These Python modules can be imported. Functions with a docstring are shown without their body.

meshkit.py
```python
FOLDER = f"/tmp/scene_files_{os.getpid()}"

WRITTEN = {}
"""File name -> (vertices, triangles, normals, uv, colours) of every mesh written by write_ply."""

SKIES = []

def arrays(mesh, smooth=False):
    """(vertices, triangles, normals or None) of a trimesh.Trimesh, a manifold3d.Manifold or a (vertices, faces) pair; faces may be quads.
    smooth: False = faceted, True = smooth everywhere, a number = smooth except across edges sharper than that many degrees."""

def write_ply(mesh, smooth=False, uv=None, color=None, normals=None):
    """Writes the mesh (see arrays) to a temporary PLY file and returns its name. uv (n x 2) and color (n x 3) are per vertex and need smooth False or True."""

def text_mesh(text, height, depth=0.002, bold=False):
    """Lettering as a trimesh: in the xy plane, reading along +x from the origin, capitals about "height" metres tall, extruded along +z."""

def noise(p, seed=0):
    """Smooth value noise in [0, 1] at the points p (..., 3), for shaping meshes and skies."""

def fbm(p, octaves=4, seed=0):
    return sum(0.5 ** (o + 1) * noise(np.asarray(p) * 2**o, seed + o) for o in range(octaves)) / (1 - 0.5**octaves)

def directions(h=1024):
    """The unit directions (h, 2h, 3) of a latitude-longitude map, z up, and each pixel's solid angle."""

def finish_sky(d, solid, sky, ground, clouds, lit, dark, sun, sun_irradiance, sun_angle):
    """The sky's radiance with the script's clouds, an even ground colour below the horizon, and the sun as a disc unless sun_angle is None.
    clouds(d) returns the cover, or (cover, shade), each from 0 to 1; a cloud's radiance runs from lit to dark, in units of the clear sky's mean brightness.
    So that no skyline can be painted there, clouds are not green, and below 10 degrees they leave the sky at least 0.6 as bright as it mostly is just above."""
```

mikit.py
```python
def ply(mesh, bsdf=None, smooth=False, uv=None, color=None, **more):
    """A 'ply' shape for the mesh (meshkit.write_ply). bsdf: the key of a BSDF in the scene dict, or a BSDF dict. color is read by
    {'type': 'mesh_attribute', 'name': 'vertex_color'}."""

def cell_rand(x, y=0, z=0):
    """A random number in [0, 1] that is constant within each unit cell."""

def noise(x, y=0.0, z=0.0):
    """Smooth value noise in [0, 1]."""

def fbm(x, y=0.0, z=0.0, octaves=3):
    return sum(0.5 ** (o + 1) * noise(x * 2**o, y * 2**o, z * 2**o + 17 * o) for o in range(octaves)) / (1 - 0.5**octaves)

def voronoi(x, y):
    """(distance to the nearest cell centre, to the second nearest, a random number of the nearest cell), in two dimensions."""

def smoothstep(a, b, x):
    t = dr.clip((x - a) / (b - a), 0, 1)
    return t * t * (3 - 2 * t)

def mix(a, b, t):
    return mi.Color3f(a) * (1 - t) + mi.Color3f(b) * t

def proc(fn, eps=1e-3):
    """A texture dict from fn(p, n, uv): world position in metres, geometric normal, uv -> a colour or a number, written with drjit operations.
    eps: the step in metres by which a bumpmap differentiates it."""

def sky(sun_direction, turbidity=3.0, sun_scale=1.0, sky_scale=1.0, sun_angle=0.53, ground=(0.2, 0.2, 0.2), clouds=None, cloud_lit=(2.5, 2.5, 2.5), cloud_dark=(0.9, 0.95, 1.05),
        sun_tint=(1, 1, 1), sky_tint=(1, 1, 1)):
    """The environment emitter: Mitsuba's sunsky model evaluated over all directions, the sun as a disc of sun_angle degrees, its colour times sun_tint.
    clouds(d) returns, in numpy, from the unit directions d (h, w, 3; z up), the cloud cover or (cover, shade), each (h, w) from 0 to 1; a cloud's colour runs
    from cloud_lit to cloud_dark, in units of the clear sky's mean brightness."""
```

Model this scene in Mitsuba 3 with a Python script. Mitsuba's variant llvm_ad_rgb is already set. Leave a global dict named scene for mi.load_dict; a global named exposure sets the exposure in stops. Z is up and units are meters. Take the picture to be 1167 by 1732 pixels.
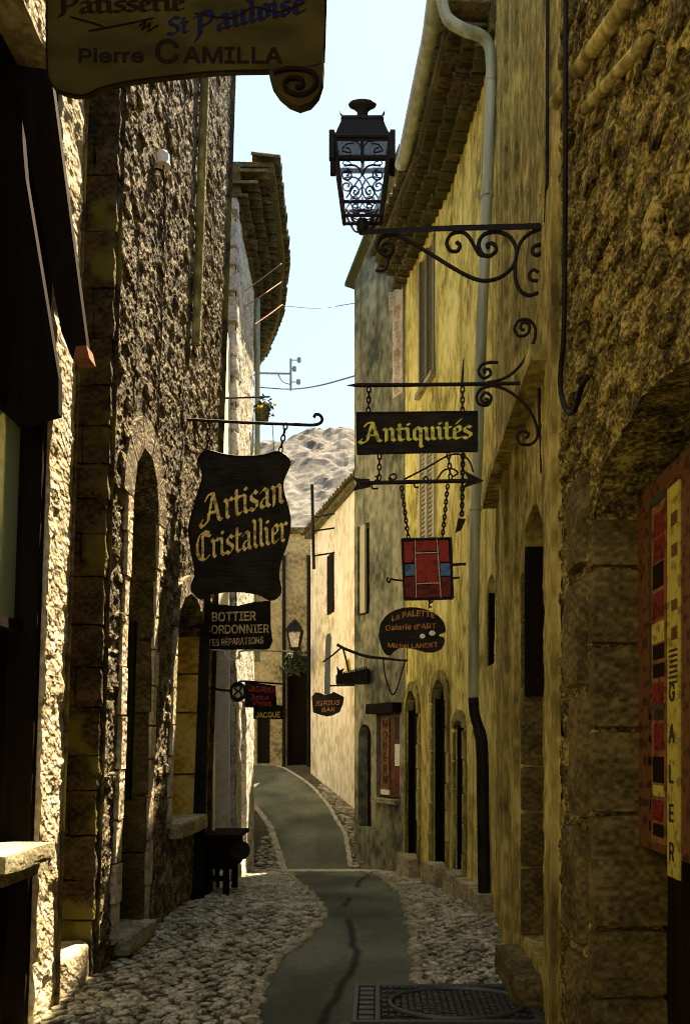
import math, random
import numpy as np, trimesh, shapely
from shapely.geometry import Polygon, Point, LineString
from shapely.ops import unary_union
import drjit as dr
import mitsuba as mi
import mikit, meshkit
from mikit import noise, fbm, voronoi, cell_rand, smoothstep, mix

T = mi.ScalarTransform4f
scene, labels = {}, {}
rng = random.Random(7)
nr = np.random.RandomState(11)

# ------------------------------------------------------------------ camera, sky, exposure
F, CX, CY, EYE = 1400.0, 638.0, 1263.0, 1.64        # focal length and horizon, in pixels of the 1167 x 1732 photograph
W_, H_ = 1167.0, 1732.0
scene['camera'] = {'type': 'perspective', 'fov': 2 * math.degrees(math.atan(H_ / 2 / F)), 'fov_axis': 'y', 'near_clip': 0.05, 'far_clip': 600.0,
    'principal_point_offset_x': -(CX - W_ / 2) / W_, 'principal_point_offset_y': -(CY - H_ / 2) / H_,
    'to_world': T().look_at(origin=[0, 0, EYE], target=[0, 10, EYE], up=[0, 0, 1])}
SUN_AZ, SUN_EL = math.radians(28), math.radians(60.5)
sun = (math.sin(SUN_AZ) * math.cos(SUN_EL), math.cos(SUN_AZ) * math.cos(SUN_EL), math.sin(SUN_EL))
def thin_clouds(d):
    q = np.stack([d[..., 0] / (d[..., 2] + .25), d[..., 1] / (d[..., 2] + .25), d[..., 2] * 0 + .3], -1)
    return np.clip(.68 + .6 * (meshkit.fbm(q * 1.6 + 5, 5) - .5), 0, 1)
scene['sky'] = mikit.sky(sun, turbidity=3, sun_tint=(1.0, .95, .80), clouds=thin_clouds, sky_scale=.66, sky_tint=(.98, 1.0, .98), cloud_lit=(.72, .84, .90), cloud_dark=(.55, .68, .78))
exposure = 4.25

# ------------------------------------------------------------------ helpers
def at(x, y, D):
    """A point D metres ahead of the photographer, read off the photograph."""
    return np.array([(x - CX) * D / F, D, EYE + (CY - y) * D / F])
GD = [-60, 8.5, 13.0, 14.5, 17, 21, 24, 30, 60]
GZ = [0, 0, -.29, .0, .46, 1.08, 1.36, 1.75, 2.0]
def g(D):
    return np.interp(D, GD, GZ)
def gp(x, y, lo=3.5, hi=30):
    """Where the photograph's ground pixel lies: (X, D)."""
    Ds = np.linspace(lo, hi, 4000)
    f = CY + F / Ds * (EYE - g(Ds)) - y
    k = np.nonzero(np.sign(f[:-1]) != np.sign(f[1:]))[0]
    D = Ds[k[0]] if len(k) else Ds[np.argmin(abs(f))]
    return (x - CX) * D / F, D

def numbered(k):
    if k not in scene and k not in labels and not any(s.startswith(k + '__') for s in (scene if '__' not in k else ())):
        return k
    i = 1
    while True:
        c = f'{k}_{i:03d}'
        if c not in scene and c not in labels: return c
        i += 1
COUNT = {}
def key_for(name, parent):
    k = name if parent is None else parent + '__' + name
    n = COUNT.get(k, 0); COUNT[k] = n + 1
    return k if n == 0 else f'{k}_{n:03d}'
def thing(name, label, cat, group=None):
    k = key_for(name, None)
    labels[k] = {'label': label, 'category': cat}
    if group: labels[k]['group'] = group
    return k
def put(name, mesh, mat, parent=None, smooth=False, **lab):
    k = key_for(name, parent)
    scene[k] = mikit.ply(mesh, mat, smooth=smooth) if not isinstance(mesh, dict) else {**mesh}
    if lab: labels[k] = lab
    return k
def cat_(ms): return trimesh.util.concatenate([m for m in ms if m is not None])
def box(x0, x1, y0, y1, z0, z1, c=0.0):
    if c <= 0:
        m = trimesh.creation.box((x1 - x0, y1 - y0, z1 - z0))
        m.apply_translation(((x0 + x1) / 2, (y0 + y1) / 2, (z0 + z1) / 2)); return m
    v = []
    for ax in range(3):
        for sx in (0, 1):
            for sy in (0, 1):
                for sz in (0, 1):
                    p = [(x0 + c, x1 - c)[sx], (y0 + c, y1 - c)[sy], (z0 + c, z1 - c)[sz]]
                    p[ax] = ((x0, x1)[sx], (y0, y1)[sy], (z0, z1)[sz])[ax]
                    v.append(p)
    return trimesh.convex.convex_hull(np.array(v))
def tube(pts, r, n=7, closed=False):
    p = np.asarray(pts, float)
    keep = np.r_[True, np.linalg.norm(np.diff(p, axis=0), axis=1) > 1e-6]; p = p[keep]
    m = len(p); r = np.broadcast_to(r, (len(keep),))[keep] if np.ndim(r) else np.full(m, r)
    t = np.gradient(p, axis=0); t /= np.maximum(np.linalg.norm(t, axis=1, keepdims=True), 1e-9)
    a = np.cross(t[0], [0.31, .17, .93]); a /= np.linalg.norm(a)
    rings = []
    for i in range(m):
        a = a - t[i] * (a @ t[i]); a /= np.linalg.norm(a); b = np.cross(t[i], a)
        th = np.arange(n) * 2 * np.pi / n
        rings.append(p[i] + r[i] * (np.cos(th)[:, None] * a + np.sin(th)[:, None] * b))
    v = np.vstack(rings + [p[:1], p[-1:]]); f = []
    for i in range(m - 1):
        for j in range(n):
            k = (j + 1) % n
            f += [[i * n + j, (i + 1) * n + j, (i + 1) * n + k], [i * n + j, (i + 1) * n + k, i * n + k]]
    for j in range(n):
        k = (j + 1) % n
        f += [[m * n, j, k], [m * n + 1, (m - 1) * n + k, (m - 1) * n + j]]
    f = np.array(f)[:, ::-1]
    return trimesh.Trimesh(v, f, process=False)
def crv(pts, k=6):
    p = np.asarray(pts, float); q = np.vstack([2 * p[0] - p[1], p, 2 * p[-1] - p[-2]]); out = []
    for i in range(1, len(q) - 2):
        for s in np.linspace(0, 1, k, endpoint=False):
            a, b, c, d = q[i - 1], q[i], q[i + 1], q[i + 2]
            out.append(.5 * (2 * b + (c - a) * s + (2 * a - 5 * b + 4 * c - d) * s * s + (3 * b - a - 3 * c + d) * s ** 3))
    return np.array(out + [p[-1]])
def rod(pts, D, rpx, zoom=None, k=6, n=7, smooth=True):
    """A forged bar that follows photograph points in the upright plane D metres ahead; rpx is its radius at that distance."""
    p = np.asarray(pts, float)
    if zoom: p = p / zoom[2] + np.array(zoom[:2])
    if smooth and len(p) > 2: p = crv(p, k)
    return tube([at(x, y, D) for x, y in p], np.asarray(rpx) * D / F, n)
def slab(poly, D, th, zoom=None):
    """A board that faces the photographer: outline in photograph points, D metres ahead, th metres thick."""
    p = np.asarray(poly, float)
    if zoom: p = p / zoom[2] + np.array(zoom[:2])
    q = np.array([at(x, y, D) for x, y in p])[:, [0, 2]]
    m = trimesh.creation.extrude_polygon(Polygon(q).buffer(0), th, engine='earcut')
    v = m.vertices.copy(); m.vertices = np.stack([v[:, 0], D + v[:, 2], v[:, 1]], 1); m.invert()
    return m
def lathe(profile, center, n=20):
    p = np.array(profile, float); m = trimesh.creation.revolve(p, sections=n); m.apply_translation(center); return m
def chain(p0, p1, size, r):
    p0, p1 = np.array(p0, float), np.array(p1, float); L = np.linalg.norm(p1 - p0); n = max(2, int(L / (size * .75)))
    out = []
    d = (p1 - p0) / L; a = np.cross(d, [0, 1, 0]); a /= np.linalg.norm(a); b = np.cross(d, a)
    for i in range(n):
        c = p0 + (p1 - p0) * (i + .5) / n; s = a if i % 2 == 0 else b
        th = np.linspace(0, 2 * np.pi, 13)
        out.append(tube([c + d * np.sin(t) * size * .5 + s * np.cos(t) * size * .27 for t in th], r, 5))
    return cat_(out)
def rough_stone(sx, sy, sz, seed, amp=.012, sub=2, rr=.3):
    m = trimesh.creation.box((sx, sy, sz))
    for _ in range(sub): m = m.subdivide()
    v = m.vertices; h = np.array([sx, sy, sz]) / 2
    r = min(h) * rr
    core = np.clip(v, -(h - r), h - r); d = v - core; L = np.linalg.norm(d, axis=1, keepdims=True)
    v = np.where(L > 1e-9, core + d / np.maximum(L, 1e-9) * r, v)
    nv = np.stack([meshkit.fbm(v * 9 + 31 * i + seed * 3.7, 3) for i in range(3)], 1) - .5
    m.vertices = v + nv * 2 * amp; return m

# ------------------------------------------------------------------ materials
def rgb(c): return {'type': 'rgb', 'value': list(c)}
def stone_mat(key, dark, mid, light, freq=3.0, streak=0.0, bump=.006, bfreq=38, rough=.92, moss=None, moss_at=.62, spots=0.0):
    def col(p, n, uv):
        a = fbm(p.x * freq, p.y * freq, p.z * freq * (1 - .85 * streak), 4)
        b = fbm(p.x * freq * 7 + 9, p.y * freq * 7, p.z * freq * 7 * (1 - 1.0 * streak), 3)
        t = dr.clip((a - .5) * 1.5 + (b - .5) * (1.7 - .6 * streak) + .5, 0, 1)
        c = mix(mix(dark, mid, dr.clip(t * 2, 0, 1)), light, dr.clip(t * 2 - 1, 0, 1))
        if streak:
            s = fbm(p.x * 9, p.y * 9, p.z * .35, 3)
            c = mix(c, mi.Color3f(*dark), smoothstep(.52, .72, s) * streak)
        if moss is not None:
            mm = fbm(p.x * 2.3 + 40, p.y * 2.3, p.z * 2.3, 4)
            c = mix(c, mi.Color3f(*moss), smoothstep(moss_at - .05, moss_at + .06, mm))
        if spots:
            v1, v2, w = voronoi(p.y * 14 + p.x * 14, p.z * 14)
            c = c * (1 - spots * smoothstep(.55, .95, w) * smoothstep(.5, .2, v1))
        return c
    b = {'type': 'principled', 'base_color': mikit.proc(col), 'roughness': rough, 'specular': .25}
    if bump:
        def h(p, n, uv): return fbm(p.x * bfreq, p.y * bfreq, p.z * bfreq, 3)
        b = {'type': 'bumpmap', 'arbitrary': mikit.proc(h, 2e-3), 'scale': bump, 'bsdf': b}
    scene[key] = {'type': 'twosided', 'bsdf': b}
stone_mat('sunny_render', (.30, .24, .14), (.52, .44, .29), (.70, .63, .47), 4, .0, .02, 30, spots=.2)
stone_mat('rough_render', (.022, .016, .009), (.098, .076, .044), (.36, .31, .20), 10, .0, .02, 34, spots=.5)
stone_mat('wall_rubble', (.035, .026, .015), (.135, .106, .064), (.42, .37, .25), 11, .0, .012, 40)
stone_mat('shade_rubble', (.020, .016, .005), (.11, .090, .025), (.38, .32, .10), 9, .0, .012, 40)
stone_mat('end_stone', (.022, .016, .008), (.065, .046, .020), (.125, .092, .038), 6, 0, .016, 34, moss=(.16, .14, .03), moss_at=.56)
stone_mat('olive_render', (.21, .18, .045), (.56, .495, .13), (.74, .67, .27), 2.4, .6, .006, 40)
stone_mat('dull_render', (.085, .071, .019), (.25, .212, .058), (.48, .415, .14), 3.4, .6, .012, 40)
stone_mat('rubble_render', (.018, .015, .005), (.11, .090, .025), (.38, .325, .10), 10.0, 0, .02, 34, spots=.45)
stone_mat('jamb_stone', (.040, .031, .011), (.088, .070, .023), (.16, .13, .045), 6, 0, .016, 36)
stone_mat('bounce_gold_stone', (.42, .29, .05), (.72, .52, .10), (.80, .65, .22), 3.5, 0, .006, 40)  # yellow stone, its colour brightened for the golden bounce light on the reveal
stone_mat('grey_render', (.065, .075, .048), (.20, .205, .13), (.37, .355, .225), 2.0, .5, .008, 30)
stone_mat('bare_patch', (.35, .28, .16), (.60, .52, .38), (.72, .66, .55), 6, 0, .012, 30)
stone_mat('cream_render', (.42, .35, .18), (.68, .61, .42), (.76, .71, .56), 1.2, .4, .004, 30)
stone_mat('quoin_stone', (.28, .27, .26), (.45, .44, .43), (.58, .57, .56), 5, 0, .008, 35)
stone_mat('pale_rubble', (.22, .205, .16), (.52, .49, .42), (.72, .69, .62), 6, 0, .02, 22, spots=.5)
stone_mat('white_render', (.55, .52, .44), (.72, .69, .60), (.80, .78, .72), 2, .2, .003, 30)
stone_mat('far_stone', (.16, .13, .07), (.34, .285, .15), (.48, .41, .25), 2.4, .2, .012, 20)
stone_mat('step_stone', (.15, .13, .07), (.29, .255, .15), (.42, .38, .25), 6, 0, .006, 50)
stone_mat('cobble_stone', (.085, .078, .045), (.31, .285, .18), (.62, .585, .42), 9, 0, .003, 60, .55)
stone_mat('bedding', (.035, .032, .018), (.075, .066, .036), (.12, .105, .06), 9, 0, .008, 50)
stone_mat('tile_clay', (.035, .030, .014), (.105, .088, .040), (.20, .165, .080), 8, 0, .004, 50, moss=(.085, .085, .028), moss_at=.52)
stone_mat('drain_stone', (.24, .22, .15), (.40, .37, .27), (.52, .48, .36), 8, 0, .006, 50)

def asphalt_c(p, n, uv):
    a = fbm(p.x * 2.2, p.y * 1.4, 0, 4); s = cell_rand(p.x * 160, p.y * 160, 3)
    crack = dr.abs(p.x + .36 + .10 * (fbm(p.y * 1.1, 3.3, 0, 3) - .5) * 4 - .012 * p.y)
    c = mix((.070, .078, .048), (.135, .142, .095), dr.clip((a - .5) * 2.4 + .5, 0, 1)) * (.62 + .76 * s) * (.9 + .2 * noise(p.x * 24, p.y * 24))
    v1, v2, w = voronoi(p.x * 1.3 + .4 * noise(p.x * 3, p.y * 3), p.y * .8 + .4 * noise(p.x * 3 + 7, p.y * 3))
    c = c * (1 - .30 * smoothstep(.02, .006, v2 - v1) * smoothstep(.45, .6, noise(p.x * 1.1, p.y * .9, 4))) * (.82 + .36 * smoothstep(.4, .6, noise(p.x * 1.4, p.y * .7, 9)))
    return c * (1 - .75 * smoothstep(.05, .010, crack) * smoothstep(.22, .4, noise(p.y * 1.7, 8)))
def asphalt_h(p, n, uv): return cell_rand(p.x * 130, p.y * 130, 1) * .5 + noise(p.x * 60, p.y * 60, 0)
scene['asphalt'] = {'type': 'twosided', 'bsdf': {'type': 'bumpmap', 'arbitrary': mikit.proc(asphalt_h, 3e-3), 'scale': .004,
    'bsdf': {'type': 'principled', 'base_color': mikit.proc(asphalt_c), 'roughness': .88, 'specular': .3}}}
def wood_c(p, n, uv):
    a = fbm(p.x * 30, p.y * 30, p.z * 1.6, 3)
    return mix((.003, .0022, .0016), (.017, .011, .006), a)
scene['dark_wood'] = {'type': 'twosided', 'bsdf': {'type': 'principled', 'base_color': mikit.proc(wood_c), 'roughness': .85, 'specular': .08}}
def rust_c(p, n, uv):
    return mix((.10, .035, .010), (.25, .085, .02), fbm(p.x * 20, p.y * 20, p.z * 3, 3))
scene['red_wood'] = {'type': 'twosided', 'bsdf': {'type': 'principled', 'base_color': mikit.proc(rust_c), 'roughness': .75}}
def iron_c(p, n, uv):
    return mix((.005, .005, .004), (.018, .013, .009), fbm(p.x * 40, p.y * 40, p.z * 40, 2))
scene['iron'] = {'type': 'twosided', 'bsdf': {'type': 'principled', 'base_color': mikit.proc(iron_c), 'roughness': .6, 'specular': .2}}
def zinc_c(p, n, uv):
    a = fbm(p.x * 12, p.y * 12, p.z * 1.2, 3)
    return mix((.18, .205, .115), (.44, .46, .31), dr.clip((a - .5) * 2 + .55, 0, 1))
scene['zinc'] = {'type': 'twosided', 'bsdf': {'type': 'principled', 'base_color': mikit.proc(zinc_c), 'roughness': .45, 'specular': .5}}
def board_c(p, n, uv):
    s = fbm(p.x * 9, p.y * 9, p.z * 60, 3); b = fbm(p.x * 6, p.y * 6, p.z * 4, 3)
    return mix((.005, .0045, .0035), (.024, .019, .012), dr.clip((s - .5) * 1.6 + (b - .5) * 1.6 + .4, 0, 1))
def board_r(p, n, uv): return .42 + .4 * fbm(p.x * 14, p.y * 14, p.z * 5, 3)
scene['sign_black'] = {'type': 'twosided', 'bsdf': {'type': 'principled', 'base_color': mikit.proc(board_c), 'roughness': mikit.proc(board_r), 'specular': .14}}
def parch_c(p, n, uv):
    a = fbm(p.x * 4, p.y, p.z * 9, 4)
    return mix((.030, .026, .006), (.062, .052, .012), dr.clip((a - .5) * 2 + .5, 0, 1))
scene['parchment'] = {'type': 'twosided', 'bsdf': {'type': 'principled', 'base_color': mikit.proc(parch_c), 'roughness': .8, 'specular': .06}}
def hill_c(p, n, uv):
    v1, v2, w = voronoi(p.x * 1.5, p.z * 2.2 + p.y * .5)
    b = fbm(p.x * 3.2, p.y * 1.6, p.z * 3.2, 4); a = fbm(p.x * .3, p.y * .3, p.z * .3, 3)
    c = mix((.055, .050, .044), (.125, .115, .102), dr.clip((b - .5) * 3.2 + .5, 0, 1))
    return mix(c, mi.Color3f(.062, .062, .045), smoothstep(.35, .6, w) * smoothstep(.6, .25, v1) * smoothstep(.3, .6, a))
scene['hill_rock'] = {'type': 'twosided', 'bsdf': {'type': 'principled', 'base_color': mikit.proc(hill_c), 'roughness': .95}}
def flat(key, c, rough=.6, **k): scene[key] = {'type': 'twosided', 'bsdf': {'type': 'principled', 'base_color': rgb(c), 'roughness': rough, 'specular': .2, **k}}
def worn(key, c, lo=.35):
    def fn(p, n, uv):
        w = fbm(p.x * 26, p.y * 26, p.z * 26, 3); s = fbm(p.x * 90, p.y * 90, p.z * 14, 2)
        return mi.Color3f(*c) * (lo + (1 - lo) * smoothstep(.30, .52, w)) * (.75 + .45 * s)
    scene[key] = {'type': 'twosided', 'bsdf': {'type': 'principled', 'base_color': mikit.proc(fn), 'roughness': .6, 'specular': .2}}
worn('gold_paint', (.90, .72, .20)); worn('lime_gold', (.70, .70, .12)); worn('cream_paint', (.78, .70, .42), .5); worn('orange_paint', (.58, .26, .07), .5)
worn('panel_red', (.27, .026, .020), .55); worn('panel_dark_red', (.14, .016, .014), .5); worn('panel_blue', (.08, .18, .35), .5); worn('poster_yellow', (.40, .36, .075), .5); worn('poster_red', (.11, .050, .020), .4); worn('poster_orange', (.20, .095, .03), .4)
flat('blue_paint', (.008, .010, .045), .8, specular=.05); flat('brown_paint', (.012, .007, .004), .8, specular=.05)
flat('red_paint', (.62, .06, .04)); flat('yellow_paint', (.80, .60, .05))
flat('white_paint', (.72, .70, .62)); 
flat('poster_ink', (.03, .02, .012), .7); 
flat('porcelain', (.75, .74, .70), .25); flat('scrub_green', (.088, .084, .062), .95); flat('leaf_green', (.028, .042, .014), .8); flat('green_door', (.035, .045, .022), .6); flat('shutter_green', (.16, .15, .085), .7)
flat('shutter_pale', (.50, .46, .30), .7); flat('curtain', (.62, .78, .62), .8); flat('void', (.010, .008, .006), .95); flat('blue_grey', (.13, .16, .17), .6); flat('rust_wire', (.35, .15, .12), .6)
flat('dark_metal_worn', (.085, .085, .08), .45, metallic=.6)
scene['glass'] = {'type': 'thindielectric', 'int_ior': 1.5}
# ------------------------------------------------------------------ lettering cut with a broad pen
NIB = {
 'A': (.98, [[(.30, 1.45), (.42, 1.40), (.72, .12), (.86, .02)], [(.36, 1.28), (.14, .12), (-.02, .02)], [(.14, .50), (.60, .50)], [(.30, 1.45), (.10, 1.38), (.02, 1.18)], [(.10, .05), (-.16, -.10), (-.30, .06), (-.18, .20)]]),
 'C': (.92, [[(.80, 1.36), (.52, 1.48), (.24, 1.34), (.08, .95), (.08, .42), (.26, .10), (.54, -.02), (.82, .16)], [(.42, 1.36), (.42, .12)], [(.36, 1.22), (.60, 1.30), (.88, 1.18)]]),
 'P': (.90, [[(.22, 1.42), (.22, .12), (.06, -.2)], [(.0, 1.26), (.30, 1.48), (.68, 1.32), (.76, .98), (.60, .66), (.24, .58)]]),
 'S': (.80, [[(.70, 1.28), (.42, 1.46), (.12, 1.22), (.20, .92), (.62, .62), (.64, .22), (.36, .0), (.02, .18)]]),
 'a': (.60, [[(.06, .82), (.22, .97), (.40, .84), (.40, .15), (.54, .03)], [(.40, .56), (.12, .42), (.06, .18), (.20, .02), (.40, .18)]]),
 'e': (.52, [[(.44, .14), (.26, .02), (.10, .16), (.10, .84), (.28, .98), (.42, .84), (.40, .60), (.12, .46)]]),
 'i': (.33, [[(.0, .95), (.13, .83), (.13, .15), (.27, .03)], [(.12, 1.26), (.20, 1.18)]]),
 'l': (.33, [[(.0, 1.48), (.13, 1.36), (.13, .15), (.27, .03)]]),
 'n': (.66, [[(.0, .95), (.13, .83), (.13, .0)], [(.13, .80), (.34, .97), (.46, .84), (.46, .15), (.60, .03)]]),
 'o': (.56, [[(.10, .82), (.10, .18), (.26, .02), (.44, .18), (.44, .82), (.28, .98), (.10, .82)]]),
 'q': (.58, [[(.44, .90), (.44, -.42), (.54, -.5)], [(.44, .82), (.24, .98), (.10, .82), (.10, .18), (.26, .02), (.44, .20)]]),
 'r': (.46, [[(.0, .95), (.13, .83), (.13, .12), (.25, .02)], [(.13, .76), (.30, .97), (.40, .86)]]),
 's': (.50, [[(.40, .84), (.26, .97), (.08, .82), (.10, .62), (.40, .40), (.40, .18), (.22, .02), (.02, .16)]]),
 't': (.42, [[(.10, 1.26), (.14, 1.18), (.14, .15), (.28, .02), (.38, .10)], [(.0, .90), (.36, .90)]]),
 'u': (.66, [[(.0, .95), (.13, .83), (.13, .15), (.28, .02), (.46, .16)], [(.40, .97), (.46, .85), (.46, .15), (.60, .03)]]),
 ' ': (.40, []), 'h': (.62, [[(.0, 1.48), (.13, 1.36), (.13, .0)], [(.13, .80), (.34, .97), (.46, .84), (.46, .15), (.36, -.1)]]),
 'j': (.33, [[(.0, .95), (.13, .83), (.13, -.3), (.0, -.42)]]),
}
NIB['é'] = (.52, NIB['e'][1] + [[(.22, 1.18), (.42, 1.46)]]); NIB['â'] = (.60, NIB['a'][1] + [[(.08, 1.18), (.22, 1.36), (.38, 1.18)]])
def pen(text, nib=.2, angle=38):
    out, x = [], 0.0
    nv = np.array([math.cos(math.radians(angle)), math.sin(math.radians(angle))]) * nib / 2
    for ch in text:
        w, strokes = NIB[ch]
        for s in strokes:
            for a, b in zip(s[:-1], s[1:]):
                a, b = np.array(a) + (x, 0), np.array(b) + (x, 0)
                out.append(shapely.MultiPoint([a + nv, a - nv, b + nv, b - nv]).convex_hull.buffer(.018))
        x += w + .04
    return unary_union(out), x
def pen_mesh(text, x0, y0, x1, y1, hpx, D, depth=.003, nib=.2, angle=38, curve=0.0):
    """Blackletter from photograph point (x0, y0) to (x1, y1) along its baseline, hpx its x-height."""
    shp, L = pen(text, nib, angle); parts = []
    for p in getattr(shp, 'geoms', [shp]):
        parts.append(trimesh.creation.extrude_polygon(p.simplify(.006), 1.0, engine='earcut'))
    m = cat_(parts); v = m.vertices.copy(); u = v[:, 0] / L
    px = x0 + (x1 - x0) * u; py = y0 + (y1 - y0) * u - v[:, 1] * hpx - curve * 4 * u * (1 - u)
    m.vertices = np.stack([(px - CX) * D / F, D - v[:, 2] * depth, EYE + (CY - py) * D / F], 1); m.invert(); return m
def sans_mesh(text, x0, y0, x1, y1, hpx, D, depth=.003, bold=True, curve=0.0, slant=0.0):
    m = meshkit.text_mesh(text, 1.0, 1.0, bold); v = m.vertices.copy(); lo, hi = v[:, 0].min(), v[:, 0].max()
    u = (v[:, 0] - lo) / (hi - lo)
    px = x0 + (x1 - x0) * u + slant * v[:, 1] * hpx; py = y0 + (y1 - y0) * u - v[:, 1] * hpx - curve * 4 * u * (1 - u)
    m.vertices = np.stack([(px - CX) * D / F, D - v[:, 2] * depth, EYE + (CY - py) * D / F], 1); m.invert(); return m

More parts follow.
